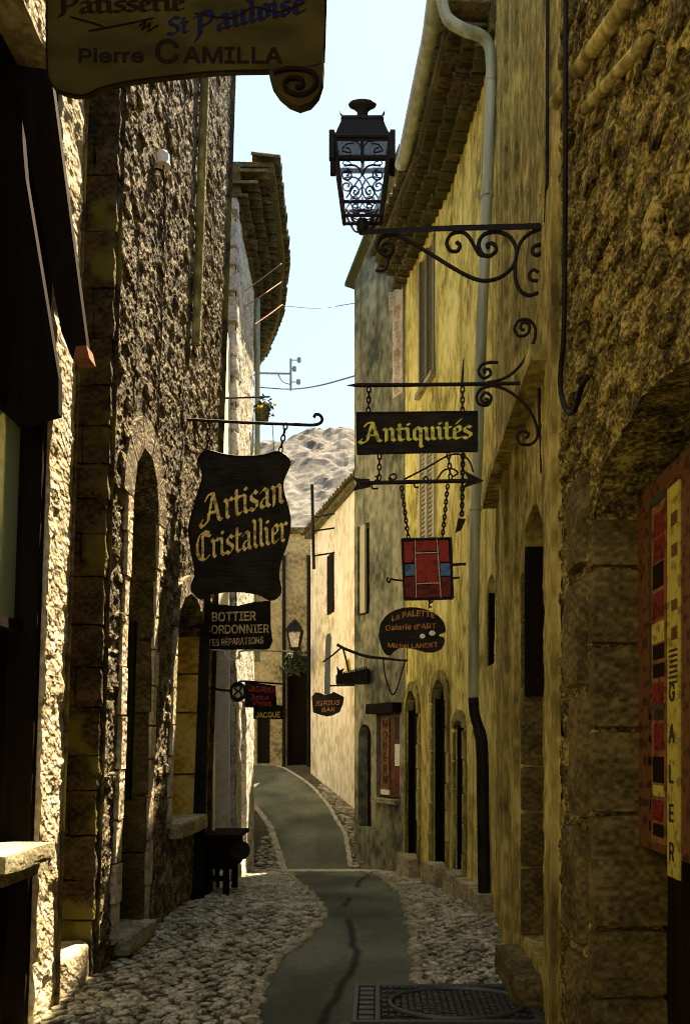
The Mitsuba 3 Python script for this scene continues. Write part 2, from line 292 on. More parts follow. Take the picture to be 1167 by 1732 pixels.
# ------------------------------------------------------------------ house fronts
class Front:
    """A house front along a plan line [(X, D), ...]; its outward side is the street. Openings are cut into it with real reveals."""
    def __init__(s, plan, side, lean=0.0, disp=None):
        s.p = np.array(plan, float); s.side = side; s.lean = lean; s.disp = disp or (lambda q: np.zeros(len(q)))
        seg = np.linalg.norm(np.diff(s.p, axis=0), axis=1); s.t = np.r_[0, np.cumsum(seg)]; s.L = s.t[-1]
        tg = np.diff(s.p, axis=0) / seg[:, None]
        nn = np.stack([-tg[:, 1], tg[:, 0]], 1) * (1 if side == 'r' else -1)
        mid = (s.t[:-1] + s.t[1:]) / 2
        s.mid, s.nn = mid, nn
    def tD(s, D): return float(np.interp(D, s.p[:, 1], s.t))
    def n(s, t):
        v = np.stack([np.interp(t, s.mid, s.nn[:, k]) for k in (0, 1)], -1); return v / np.linalg.norm(v, axis=-1, keepdims=True)
    def pos(s, t, z, d=0.0):
        """Point of the front at length t, height z, d metres outwards from its face."""
        t, z, d = np.broadcast_arrays(np.asarray(t, float), np.asarray(z, float), np.asarray(d, float))
        xy = np.stack([np.interp(t, s.t, s.p[:, k]) for k in (0, 1)], -1) + s.n(t) * (d + s.lean * z)[..., None]
        return np.concatenate([xy, z[..., None]], -1)
    def wall(s, z0, z1, openings=(), h=.03, hz=None, t_lo=0.0, t_hi=None):
        hz = hz or h; t_hi = s.L if t_hi is None else t_hi
        cuts = sorted({t_lo, t_hi, *[q for o in openings for q in (o['t0'], o['t1'])]}); V, Fs, n0 = [], [], 0
        def patch(t, zl, zh, dl=None):
            nonlocal n0
            rows = max(2, int(np.ceil(np.max(zh - zl) / hz)) + 1); w = np.linspace(0, 1, rows)
            tt = np.repeat(t[:, None], rows, 1); zz = zl[:, None] + (zh - zl)[:, None] * w
            q = s.pos(tt, zz).reshape(-1, 3); dd = s.disp(q).reshape(tt.shape)
            q = s.pos(tt, zz, dd).reshape(-1, 3); add(q, len(t), rows)
        def add(q, a, b):
            nonlocal n0
            i = np.arange(a * b).reshape(a, b)
            f = np.stack([i[:-1, :-1], i[1:, :-1], i[1:, 1:], i[:-1, 1:]], -1).reshape(-1, 4)
            f = np.vstack([f[:, [0, 1, 2]], f[:, [0, 2, 3]]])
            if s.side == 'r': f = f[:, ::-1]
            V.append(q); Fs.append(f + n0); n0 += len(q)
        for a, b in zip(cuts[:-1], cuts[1:]):
            if b - a < 1e-6: continue
            t = np.linspace(a, b, max(2, int(np.ceil((b - a) / h)) + 1))
            ops = sorted([o for o in openings if o['t0'] <= a + 1e-6 and o['t1'] >= b - 1e-6], key=lambda o: o['zb'])
            lo = np.full(len(t), z0)
            for o in ops:
                if np.max(o['zb'] - lo) > 1e-3: patch(t, lo, np.full(len(t), o['zb']))
                lo = s.top(o, t)
            patch(t, lo, np.full(len(t), z1))
        for o in openings:            # reveals
            dep = o.get('depth', .3); k = max(2, int(dep / max(h, .05)) + 1); e = np.linspace(0, 1, k)
            t = np.linspace(o['t0'], o['t1'], 14 if o.get('rise', 0) else 4); zt = s.top(o, t)
            for tt, za, zb in ((o['t0'], o['zb'], zt[0]), (o['t1'], o['zb'], zt[-1])):
                rows = max(2, int((zb - za) / max(hz, .06)) + 1); zz = np.linspace(za, zb, rows); Tt = np.full((rows, k), tt); Z = np.repeat(zz[:, None], k, 1)
                q = s.pos(Tt, Z).reshape(-1, 3); d0 = s.disp(q).reshape(Tt.shape)
                add(s.pos(Tt, Z, d0 * (1 - e) - e * dep).reshape(-1, 3), rows, k)
            for zc in (zt, np.full(len(t), o['zb'])):
                Tt = np.repeat(t[:, None], k, 1); Z = np.repeat(zc[:, None], k, 1)
                q = s.pos(Tt, Z).reshape(-1, 3); d0 = s.disp(q).reshape(Tt.shape)
                add(s.pos(Tt, Z, d0 * (1 - e) - e * dep).reshape(-1, 3), len(t), k)
        return trimesh.Trimesh(np.vstack(V), np.vstack(Fs), process=False)
    def top(s, o, t):
        u = np.clip((t - o['t0']) / (o['t1'] - o['t0']), 0, 1) * 2 - 1
        return o['zt'] - o.get('rise', 0) * (1 - np.sqrt(np.maximum(0, 1 - u * u)))
    def block(s, t0, t1, z0, z1, d0, d1, c=.0):
        """A squared block that stands on the front: from t0 to t1 along it, d0 to d1 outwards."""
        q = [s.pos(t, z, d) for t in (t0, t1) for z in (z0, z1) for d in (d0, d1)]
        m = trimesh.convex.convex_hull(np.array(q)) ; return m
    def sheet(s, o, d, grow=0.0):
        """The leaf that fills an opening, d metres behind the face, 4 cm thick."""
        t = np.linspace(o['t0'] - grow, o['t1'] + grow, 12); zt = s.top(o, t) + grow
        A = np.vstack([s.pos(t, zt, -d), s.pos(t[::-1], np.full(12, o['zb'] - grow), -d)]); B = np.vstack([s.pos(t, zt, -d - .04), s.pos(t[::-1], np.full(12, o['zb'] - grow), -d - .04)])
        m = len(A); f = []
        for i in range(11):
            j = m - 1 - i
            f += [[i, i + 1, j - 1], [i, j - 1, j], [m + i, m + j - 1, m + i + 1], [m + i, m + j, m + j - 1]]
        for i in range(m):
            j = (i + 1) % m; f += [[i, m + i, m + j], [i, m + j, j]]
        return trimesh.Trimesh(np.vstack([A, B]), np.array(f), process=False)
def op(fr, D0, D1, zb, zt, rise=0, depth=.3): return dict(t0=fr.tD(D0), t1=fr.tD(D1), zb=zb, zt=zt, rise=rise, depth=depth)
def prism(plan, z0, z1):
    m = trimesh.creation.extrude_polygon(Polygon(plan).buffer(0), z1 - z0, engine='earcut'); m.apply_translation((0, 0, z0)); return m
def dsp(amp, f, fine=.35, seed=0, ridge=0.0, zf=1.0):
    def fn(q):
        q = np.asarray(q); s = q * np.array([1, 1, zf])
        a = meshkit.fbm(s * f + seed, 3, seed) - .5
        b = meshkit.fbm(q * f * 3.1 + seed, 3, seed + 5) - .5
        r = -np.abs(meshkit.noise(s * f * 1.7 + 3, seed + 9) - .5) * ridge
        return amp * (2 * a + 2 * fine * b + r)
    return fn
def flat_wall(P0, P1, z0, z1, disp, h=.04, z1b=None):
    """An upright wall piece from plan point P0 to P1."""
    P0, P1 = np.array(P0, float), np.array(P1, float); L = np.linalg.norm(P1 - P0); tg = (P1 - P0) / L; n = np.array([tg[1], -tg[0]])
    a = max(2, int(L / h) + 1); zt = np.linspace(z1, z1 if z1b is None else z1b, a); b = max(2, int((max(z1, z1b or z1) - z0) / h) + 1)
    u = np.linspace(0, 1, a); w = np.linspace(0, 1, b)
    xy = P0 + (P1 - P0) * u[:, None]
    q = np.concatenate([np.repeat(xy[:, None], b, 1), (z0 + (zt[:, None] - z0) * w)[..., None]], -1).reshape(-1, 3)
    q[:, :2] += n * disp(q)[:, None]
    i = np.arange(a * b).reshape(a, b); f = np.stack([i[:-1, :-1], i[1:, :-1], i[1:, 1:], i[:-1, 1:]], -1).reshape(-1, 4)
    return trimesh.Trimesh(q, np.vstack([f[:, [0, 1, 2]], f[:, [0, 2, 3]]]), process=False)
# ------------------------------------------------------------------ ground, road, pavements, hill
def strip(fl, fr_, Ds, dz, cols=12):
    q = []
    for D in Ds:
        a, b = fl(D), fr_(D)
        for u in np.linspace(0, 1, cols): q.append((a + (b - a) * u, D, float(g(D)) + dz))
    i = np.arange(len(Ds) * cols).reshape(len(Ds), cols); f = np.stack([i[:-1, :-1], i[:-1, 1:], i[1:, 1:], i[1:, :-1]], -1).reshape(-1, 4)
    return trimesh.Trimesh(np.array(q), np.vstack([f[:, [0, 1, 2]], f[:, [0, 2, 3]]]), process=False)
Dg = np.r_[np.linspace(-60, 3, 10), np.linspace(3.5, 26, 91), np.linspace(27, 160, 14)]
put('ground', strip(lambda D: -90, lambda D: 90, Dg, -.012, 30), 'bedding'); labels['ground'] = {'label': 'dark earth and bedding under the street', 'kind': 'structure'}
EL = [gp(x, y, 4, 14) for x, y in [(436, 1730), (441, 1690), (455, 1655), (476, 1622), (508, 1598), (538, 1572), (552, 1545), (540, 1528), (522, 1508), (500, 1488), (486, 1471)]]
EL += [gp(x, y, 12.6, 30) for x, y in [(478, 1448), (470, 1420), (462, 1400), (448, 1378), (425, 1356), (418, 1330), (412, 1300), (408, 1284)]]
ER = [gp(x, y, 4, 14) for x, y in [(712, 1730), (706, 1660), (700, 1620), (694, 1580), (688, 1545), (676, 1512), (650, 1488), (610, 1473), (588, 1466)]]
ER += [gp(x, y, 12.9, 30) for x, y in [(586, 1440), (582, 1415), (566, 1386), (545, 1352), (520, 1326), (490, 1306), (462, 1294), (432, 1281)]]
def edge(E):
    E = np.array(sorted(E, key=lambda e: e[1])); D, X = E[:, 1], E[:, 0]
    return lambda d: float(np.interp(d, D, X)) + .012 * math.sin(d * 17) + .008 * math.sin(d * 41)
road_l, road_r = edge(EL), edge(ER)
Dr = np.r_[np.linspace(-8, 4.5, 8), np.linspace(4.55, 27, 300)]
put('road', strip(road_l, road_r, Dr, .006, 8), 'asphalt'); labels['road'] = {'label': 'narrow dark asphalt strip winding up the lane', 'kind': 'structure'}
def kerb(fn, D0, D1, w, side, dz0=.004, dz1=.022, n=1):
    out = []
    Ds = np.arange(D0, D1, .14)
    for a in Ds:
        b = a + .125
        q = [(fn(d) + side * o, d, float(g(d)) + z) for d in (a, b) for o in (0, w) for z in (-.03, dz1)]
        m = trimesh.convex.convex_hull(np.array(q)); out.append(m)
    return out
for name, fn, side, D0, D1 in (('pavement', road_l, -1, 4.2, 9.9), ('pavement', road_r, 1, 5.75, 8.6)): pass
# pavements: bedding of their own, stones set in it
def pave(label, inner, outer, Dl, mat='bedding'):
    k = key_for('pavement', None)
    scene[k] = mikit.ply(strip(inner, outer, Dl, .0, 10), mat); labels[k] = {'label': label, 'kind': 'structure'}; return k
PL = pave('cobbled pavement of the lane beside the sunlit house walls', lambda D: -3.0, road_l, np.linspace(-6, 27, 150))
PR = pave('cobbled pavement of the lane below the shaded house doors', road_r, lambda D: road_r(D) + 2.4, np.linspace(-6, 27, 150))
cob = []
for k in range(5):
    m = trimesh.creation.icosphere(subdivisions=1, radius=1.0); v = m.vertices.copy()
    v += (np.stack([meshkit.noise(v * 1.3 + 11 * k + 5 * i) for i in range(3)], 1) - .5) * .55; v[:, 2] = np.clip(v[:, 2], -.5, .8)
    m.vertices = v * np.array([.5, .5, .5]); cob.append((m, mikit.ply(m, 'cobble_stone', smooth=True)))
EDGE = [mikit.ply(m_, 'step_stone', smooth=True) for m_, _ in cob]
def cobbles(parent, inside, D0, D1, X0, X1, pitch, most):
    cells = []
    D = D0; row = 0
    while D < D1:
        X = X0 + (row % 2) * pitch * .6
        while X < X1:
            x, d = X + nr.uniform(-.2, .2) * pitch, D + nr.uniform(-.16, .16) * pitch
            w = nr.uniform(.8, 1.35) * pitch; l = nr.uniform(.62, .95) * pitch
            if inside(x, d): cells.append((x, d, w, l, nr.randint(5), nr.uniform(-.5, .5), nr.uniform(.5, 1.0)))
            X += pitch * 1.12
        D += pitch * .84; row += 1
    cells.sort(key=lambda c: c[1]); rest = []
    for i, (x, d, w, l, k, a, hh) in enumerate(cells):
        M = T().translate([x, d, float(g(d)) + .006]).rotate([0, 0, 1], math.degrees(a)).rotate([1, .3, 0], nr.uniform(-14, 14)).scale([w, l, .042 * hh + .014])
        if i < most: scene[key_for('cobble', parent)] = {**cob[k][1], 'to_world': M}
        else:
            m = cob[k][0].copy(); m.apply_transform(np.array(M.matrix)); rest.append(m)
    if rest:
        k = put('cobbles', cat_(rest), 'cobble_stone', parent, smooth=True); labels[k] = {'kind': 'stuff'}
cobbles(PL, lambda x, d: x < road_l(d) - .03 and x > (-2.2 if d < 5.9 else -2.0), 3.8, 17.5, -2.3, 0, .108, 300)
cobbles(PR, lambda x, d: x > road_r(d) + (.03 if d < 12.5 else .1) and x < (1.25 if d < 12.5 else road_r(d) + .9) and not (d < 5.72 and x > -.2) and not 12.5 < d < 13.05, 4.3, 19, -1.3, 1.3, .10, 300)
kr = [m for m in kerb(road_r, 13.1, 24, .07, 1)] + [m for m in kerb(road_l, 12.0, 17.5, .11, -1)]
dk = put('drain_strip', strip(lambda D: road_l(D) - .02, lambda D: road_r(D) + .9, np.linspace(12.55, 13.0, 6), .011, 16), 'drain_stone', None)
labels[dk] = {'label': 'pale stone drain strip across the asphalt', 'kind': 'structure'}
for i, m in enumerate(kr):
    scene[key_for('kerb_stone', PL if i >= len(kerb(road_r, 13.1, 24, .07, 1)) else PR)] = mikit.ply(m, 'drain_stone')
for E_, fn, sd, par, Da_, Db_ in ((EL, road_l, -1, PL, 4.4, 12.3), (ER, road_r, 1, PR, 5.75, 11.4)):
    d_ = Da_
    while d_ < Db_:
        L_ = nr.uniform(.08, .17); k_ = nr.randint(5); xx = fn(d_ + L_ / 2)
        ang = math.degrees(math.atan2(-(fn(d_ + L_) - fn(d_)), L_))
        scene[key_for('edge_stone', par)] = {**EDGE[k_], 'to_world': T().translate([xx + sd * nr.uniform(.0, .035), d_ + L_ / 2, float(g(d_)) + .006]).rotate([0, 0, 1], ang).scale([nr.uniform(.08, .12), L_ * 1.05, nr.uniform(.04, .07)])}
        d_ += L_ * .98
# rocky hill above the roofs
hx, hy = np.meshgrid(np.linspace(-60, 60, 420), np.linspace(26, 90, 220), indexing='ij')
ramp = np.clip((hy - 27) / 36, 0, 1); ramp = ramp * ramp * (3 - 2 * ramp) * .55 + .45 * ramp
hq = np.stack([hx, hy, hx * 0], -1)
hz = 1.6 + ramp * (25.4 + .22 * hx) + ramp * (6 * (meshkit.fbm(hq * .06, 3, 2) - .5) + 1.7 * (meshkit.fbm(hq * .9, 4, 4) - .5)) - np.clip(hy - 66, 0, 99) * .3
i = np.arange(hx.size).reshape(hx.shape); f = np.stack([i[:-1, :-1], i[1:, :-1], i[1:, 1:], i[:-1, 1:]], -1).reshape(-1, 4)
scene['hill'] = mikit.ply(trimesh.Trimesh(np.stack([hx, hy, hz], -1).reshape(-1, 3), np.vstack([f[:, [0, 1, 2]], f[:, [0, 2, 3]]]), process=False), 'hill_rock')
labels['hill'] = {'label': 'pale rocky hillside closing the view above the far roofs', 'kind': 'structure'}
# ------------------------------------------------------------------ houses
def eave_strip(fr, t0, t1, d0, d1, z0, z1, step=.5, drop=0.0):
    out = []; ts = np.linspace(t0, t1, max(2, int((t1 - t0) / step) + 1))
    for a, b in zip(ts[:-1], ts[1:]):
        q = [fr.pos(t, z + (drop if d == d1 else 0), d) for t in (a, b) for z in (z0, z1) for d in (d0, d1)]
        out.append(trimesh.convex.convex_hull(np.array(q)))
    return cat_(out)
def shell_tile(L, r0, r1, th=.014, n=6):
    a = np.linspace(0, np.pi, n + 1); V = []
    for x, r in ((0, r0), (L, r1)):
        for rr in (r, r - th): V += [(x, rr * math.cos(k), rr * math.sin(k)) for k in a]
    V = np.array(V); m = n + 1; f = []
    for j in range(n):
        f += [[j, 2 * m + j, 2 * m + j + 1], [j, 2 * m + j + 1, j + 1], [m + j, m + j + 1, 3 * m + j + 1], [m + j, 3 * m + j + 1, 3 * m + j],
              [2 * m + j, 3 * m + j, 3 * m + j + 1], [2 * m + j, 3 * m + j + 1, 2 * m + j + 1]]
    return trimesh.Trimesh(V, f, process=False)
TILE = mikit.ply(shell_tile(.36, .075, .085), 'tile_clay', smooth=40)
def tile_row(fr, t0, t1, step, d, z, parent, name='tile', tilt=0.0, sc=1.0):
    t = t0
    while t < t1:
        n = fr.n(t); p = fr.pos(t, z, d - .36 * sc); tg = np.array([-n[1], n[0]])
        c = math.cos(tilt); s = math.sin(tilt)
        M = np.eye(4); M[:3, 0] = [n[0] * c * sc, n[1] * c * sc, -s * sc]; M[:3, 1] = [tg[0] * sc, tg[1] * sc, 0]; M[:3, 2] = [n[0] * s * sc, n[1] * s * sc, c * sc]
        M[:3, 3] = p + nr.uniform(-.012, .012, 3) + [0, 0, .36 * sc * s]
        scene[key_for(name, parent)] = {**TILE, 'to_world': T(M)}
        t += step * nr.uniform(.94, 1.06)
def arch_stones(fr, o, parent, n, w, mat, proud=.02, jamb=0):
    ts = (o['t1'] - o['t0']) / 2; tc = (o['t0'] + o['t1']) / 2; zs = o['zt'] - o['rise']
    for i in range(n):
        a0, a1 = math.pi * (i + .02) / n, math.pi * (i + .96) / n; q = []
        for a in (a0, (a0 + a1) / 2, a1):
            for k in (0.0, w):
                for d in (-.12, proud):
                    q.append(fr.pos(tc - (ts + k) * math.cos(a), zs + (o['rise'] + k) * math.sin(a), d))
        scene[key_for('arch_stone', parent)] = mikit.ply(trimesh.convex.convex_hull(np.array(q)), mat)
    for t0, s in ((o['t0'], -1), (o['t1'], 1)):
        z = o['zb']
        while jamb and z < zs - .05:
            hh = min(nr.uniform(.28, .42), zs - z); ww = w * nr.uniform(.7, 1.25)
            a, b = (t0 - ww, t0 - .004) if s < 0 else (t0 + .004, t0 + ww)
            scene[key_for('jamb_block', parent)] = mikit.ply(fr.block(a, b, z + .008, z + hh - .008, -.1, proud * nr.uniform(.6, 1.1)), mat); z += hh
def reveal_blocks(fr, o, parent, mat, heights, end=1, thick=.05, depth=None):
    """Dressed blocks that line one reveal of an opening (end 1: the far one)."""
    z = o['zb']; dep = depth or o['depth']; zs = o['zt'] - o.get('rise', 0) * .8; k = 0
    t = o['t1'] if end else o['t0']
    while z < zs - .06:
        hh = min(heights[k % len(heights)] * nr.uniform(.9, 1.1), zs - z)
        m = rough_stone(thick * 2, dep * 1.02, hh - .018, k + int(t * 31), .008, 2)
        th = thick * nr.uniform(.75, 1.15); n = fr.n(t); tg = np.array([n[1], -n[0]]) if fr.side == 'r' else np.array([-n[1], n[0]])
        p = fr.pos(t, z + hh / 2, -dep / 2 + .004); p[:2] += tg * (thick - th) * (1 if end else -1)
        M = np.eye(4); M[:3, 0] = [tg[0], tg[1], 0]; M[:3, 1] = [n[0], n[1], 0]; M[:3, 3] = p
        m.apply_transform(M); scene[key_for('jamb_stone', parent)] = mikit.ply(m, mat, smooth=35); z += hh; k += 1

# nearest house of the sunlit side: rough lit pier beside a deep window
hA = thing('stone_house', 'nearest house of the sunlit side, rough lit pier beside a deep dark window', 'house', 'houses along the lane')
A = Front([(-2.014, -14), (-2.014, 5.19)], 'l', .033, dsp(.020, 6, .55, 3, .5))
oA = op(A, 2.6, 4.85, .0, 5.5, 0, .24)
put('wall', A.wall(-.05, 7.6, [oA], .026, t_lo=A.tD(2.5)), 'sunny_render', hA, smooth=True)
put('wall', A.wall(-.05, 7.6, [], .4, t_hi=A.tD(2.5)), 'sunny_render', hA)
put('inner_wall', prism([(-2.6, -14), (-2.6, 5.17), (-7, 5.17), (-7, -14)], -.2, 7.6), 'far_stone', hA)
put('roof', prism([(-1.65, -14), (-1.65, 5.26), (-7, 5.26), (-7, -14)], 7.6, 7.8), 'tile_clay', hA)
fe = flat_wall((-1.99, 5.185), (-2.7, 5.185), -.1, 7.6, dsp(.01, 8), .1); fe.vertices[:, 0] += .033 * fe.vertices[:, 2]; put('end_wall', fe, 'end_stone', hA)
wA = put('window', A.sheet(oA, .2), 'dark_wood', hA)
def on(fr, D0, D1, z0, z1, d0, d1): return fr.block(fr.tD(D0), fr.tD(D1), z0, z1, d0, d1)
put('shade_lining', A.block(oA['t1'] - .06, oA['t1'] - .004, .0, 5.5, -.235, -.03), 'dark_wood', wA)  # dark strip added over the far reveal, in place of its shade
put('shade_front', on(A, 2.65, 4.83, .0, .94, -.19, -.15), 'dark_wood', hA)  # dark panel added to stand for the shade below the sill
put('curtain', on(A, 3.9, 4.77, 2.36, 3.48, -.175, -.155), 'curtain', wA, label='pale green curtain behind the pane')
put('pane', on(A, 3.9, 4.77, 2.36, 3.48, -.142, -.138), 'glass', wA)
for z in (2.30, 3.49): put('frame', on(A, 3.8, 4.78, z, z + .06, -.18, -.11), 'dark_wood', wA)
put('sill', A.block(A.tD(2.4), A.tD(4.74), .93, 1.045, -.25, .10), 'step_stone', hA)
sl = rough_stone(.44, .62, .10, 4, .012, 2); sl.apply_translation((-2.02, 4.33, 1.06)); put('sill_stone', sl, 'step_stone', hA, smooth=35)
# tall house with the arches: a deep passage parts it from the first, so its rough end shows
hB = thing('tall_house', 'tall rough rendered house with two arched openings behind the shield sign', 'house', 'houses along the lane')
B = Front([(-2.014, 5.88), (-2.014, 7.6), (-2.02, 9.72)], 'l', .033, dsp(.017, 13, .7, 1, 1.2))
oB1 = op(B, 6.36, 7.09, .14, 4.05, .5, .42); oB2 = op(B, 7.92, 9.12, .86, 3.2, .42, .45); 
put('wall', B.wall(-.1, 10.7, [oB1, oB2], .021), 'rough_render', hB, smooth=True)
ew = flat_wall((-2.8, 5.9), (-1.99, 5.9), -.1, 10.7, dsp(.01, 8), .06); ew.vertices[:, 0] += .033 * ew.vertices[:, 2]; put('end_wall', ew, 'end_stone', hB, smooth=True)
z, c = .0, 0
while z < 10.55:
    hh = nr.uniform(.24, .42); xr = -2.006 + .033 * z; cuts = [xr - .62, xr - nr.uniform(.22, .34), xr] if c % 3 else [xr - .62, xr - nr.uniform(.13, .2), xr]
    for a, b in zip(cuts[:-1], cuts[1:]):
        m = rough_stone(b - a - .004, .14, hh - .005, c * 2 + int(b * 50), .018, 3, .10); m.apply_translation(((a + b) / 2, 5.90 + nr.uniform(-.008, .008), z + hh / 2))
        scene[key_for('end_stone', hB)] = mikit.ply(m, 'end_stone', smooth=40)
    z += hh; c += 1
put('inner_wall', prism([(-2.5, 5.95), (-2.5, 9.7), (-7, 9.7), (-7, 5.95)], -.2, 10.7), 'jamb_stone', hB)
put('roof', prism([(-1.5, 5.85), (-1.5, 9.75), (-7, 9.75), (-7, 5.85)], 10.7, 10.9), 'tile_clay', hB)
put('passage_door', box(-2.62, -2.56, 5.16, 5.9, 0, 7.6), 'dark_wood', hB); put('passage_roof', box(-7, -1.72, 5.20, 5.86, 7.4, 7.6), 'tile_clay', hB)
st = rough_stone(.50, .56, .34, 9, .014, 3); st.apply_translation((-2.27, 5.58, .11)); put('foot_stone', st, 'sunny_render', hB, smooth=35)
fe = flat_wall((-1.97, 9.72), (-2.8, 9.72), -.1, 10.7, dsp(.01, 8), .1); fe.vertices[:, 0] += .033 * fe.vertices[:, 2]; put('end_wall', fe, 'end_stone', hB)
arch_stones(B, oB1, hB, 5, .24, 'wall_rubble', .03); arch_stones(B, oB2, hB, 7, .18, 'wall_rubble', .03)
for o, w in ((oB1, .13), (oB2, .12)): arch_stones(B, {**o, 'rise': o['rise']}, hB, 0, w, 'sunny_render', .035, 1)
reveal_blocks(B, oB1, hB, 'jamb_stone', [.62, .5, .7], 1, .03); reveal_blocks(B, oB2, hB, 'bounce_gold_stone', [.5, .62, .42], 1, .03)
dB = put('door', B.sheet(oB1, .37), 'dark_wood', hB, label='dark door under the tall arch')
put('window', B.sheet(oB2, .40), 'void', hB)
put('sign_strip', on(B, 7.0, 7.075, 1.2, 2.7, -.40, -.12), 'sign_black', hB)
m = rough_stone(.34, .76, .14, 21, .012, 2); m.apply_translation((-2.06, 6.72, .10)); put('step', m, 'step_stone', hB, smooth=35)
m = rough_stone(.30, 1.2, .16, 22, .014, 3); m.apply_translation((-2.0, 8.5, .83)); put('sill', m, 'step_stone', hB, smooth=35)
put('downpipe', tube([B.pos(B.tD(8.15), z, .05) for z in (5.6, 7, 8.5, 10.6)], .045, 9), 'dull_render', hB, smooth=True)
# house front in the gap, white upper storey over an open shop
hG = thing('white_house', 'narrow house with a white plastered upper wall over a dark shop opening', 'house', 'houses along the lane')
G = Front([(-1.93, 9.74), (-1.93, 10.88)], 'l', 0, dsp(.003, 4))
oG = op(G, 9.86, 10.8, .02, 3.35, 0, .5)
put('wall', G.wall(-.1, 7.0, [oG], .08), 'white_render', hG, smooth=True); put('shop_front', G.sheet(oG, .46), 'jamb_stone', hG)
put('inner_wall', prism([(-2.5, 9.74), (-2.5, 10.86), (-6, 10.86), (-6, 9.74)], -.1, 7.0), 'jamb_stone', hG)
put('roof', prism([(-1.95, 9.74), (-1.95, 10.86), (-6, 10.86), (-6, 9.74)], 7.0, 7.12), 'tile_clay', hG)
# rubble house with the deep tiled eave
hC = thing('eaved_house', 'curved rubble house with pale corner stones and a deep eave of stacked tiles', 'house', 'houses along the lane')
C = Front([(-1.86, 10.92), (-1.95, 13.1), (-2.25, 14.8), (-2.7, 16.2), (-3.7, 18)], 'l', 0, dsp(.025, 5, .6, 6, .6))
oC = op(C, 11.5, 12.1, .0, 2.3, .15, .25)
put('wall', C.wall(-.4, 9.1, [oC], .05), 'pale_rubble', hC, smooth=True); put('door', C.sheet(oC, .2), 'dark_wood', hC)
put('end_wall', flat_wall((-3.4, 10.93), (-1.87, 10.93), -.1, 9.3, dsp(.02, 6), .07), 'pale_rubble', hC, smooth=True)
z, c = 4.6, 0
while z < 8.75:
    hh = nr.uniform(.20, .34); w = .30 if c % 2 else .20
    m = rough_stone(w, .22, hh, c + 60, .012, 2); m.apply_translation((-1.865 - w / 2 + .03, 10.99, z + hh / 2)); scene[key_for('quoin', hC)] = mikit.ply(m, 'quoin_stone', smooth=35)
    z += hh + nr.uniform(.03, .20) ; c += 1
put('inner_wall', prism([(-2.5, 11), (-2.5, 13.2), (-3.3, 16.4), (-4.4, 18), (-8, 18), (-8, 11)], -.5, 9.2), 'far_stone', hC)
put('eave', eave_strip(C, 0, C.tD(17.2), -.6, .06, 8.86, 9.3, .4), 'tile_clay', hC)
for r, (d, z) in enumerate([(.16, 8.86), (.30, 9.03), (.43, 9.20)]): tile_row(C, .02, C.tD(16.6), .165, d, z, hC)
roofC = put('roof', eave_strip(C, -.05, C.tD(17.0), -4.0, .50, 9.30, 9.36, .4, -.0), 'tile_clay', hC)
tile_row(C, .02, C.tD(16.6), .17, .58, 9.37, hC, 'roof_tile', .12, 1.05)
put('downpipe', tube([C.pos(C.tD(13.25), z, .06) for z in (3.0, 5, 7, 8.8)], .045, 8), 'zinc', hC, smooth=True)

# shaded side, near: rubble wall with the poster door, then the smooth rendered house
hR = thing('rubble_house', 'nearest house of the shaded side, rubble wall round a poster hung doorway', 'house', 'houses along the lane')
R2 = Front([(1.02, -14), (1.02, 4.62)], 'r', 0, dsp(.024, 11, .7, 8, 1.2))
oR2 = op(R2, 2.45, 3.94, .02, 2.98, .32, .42)
put('wall', R2.wall(-.1, 9.0, [oR2], .022, t_lo=R2.tD(2.1)), 'rubble_render', hR, smooth=True)
put('wall', R2.wall(-.1, 9.0, [], .3, t_hi=R2.tD(2.1)), 'rubble_render', hR)
reveal_blocks(R2, oR2, hR, 'jamb_stone', [.40, .36, .55, .42], 1, .06)
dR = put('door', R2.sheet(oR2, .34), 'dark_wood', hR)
put('inner_wall', prism([(1.6, -14), (1.6, 4.6), (6, 4.6), (6, -14)], -.2, 9.0), 'far_stone', hR)
put('roof', prism([(.98, -14), (.98, 4.6), (6, 4.6), (6, -14)], 9.0, 9.2), 'tile_clay', hR)
for (x0, y0, x1, y1, r) in ((940, 172, 1078, -22, .040), (992, 182, 1096, 66, .03)):
    D0 = 1.0 * F / (x0 - CX) + .02; D1 = 1.0 * F / (x1 - CX)
    put('drain_pipe', tube([at(x0, y0, D0) - [0, 0, 0], at(x1, y1, D1)], r, 9), 'dull_render', hR, smooth=True)
z = 3.05; k = 0                                   # rough springer stones beside the doorway
for (Dc, zc, w, h2) in ((4.15, .35, .3, .5), (4.2, .95, .36, .55), (4.12, 1.6, .28, .6), (4.2, 2.2, .34, .5), (4.16, 2.75, .3, .45)):
    m = rough_stone(.14, w, h2, 70 + k, .02, 3); m.apply_translation((1.045, Dc, zc)); put('wall_stone', m, 'jamb_stone', hR, smooth=40); k += 1
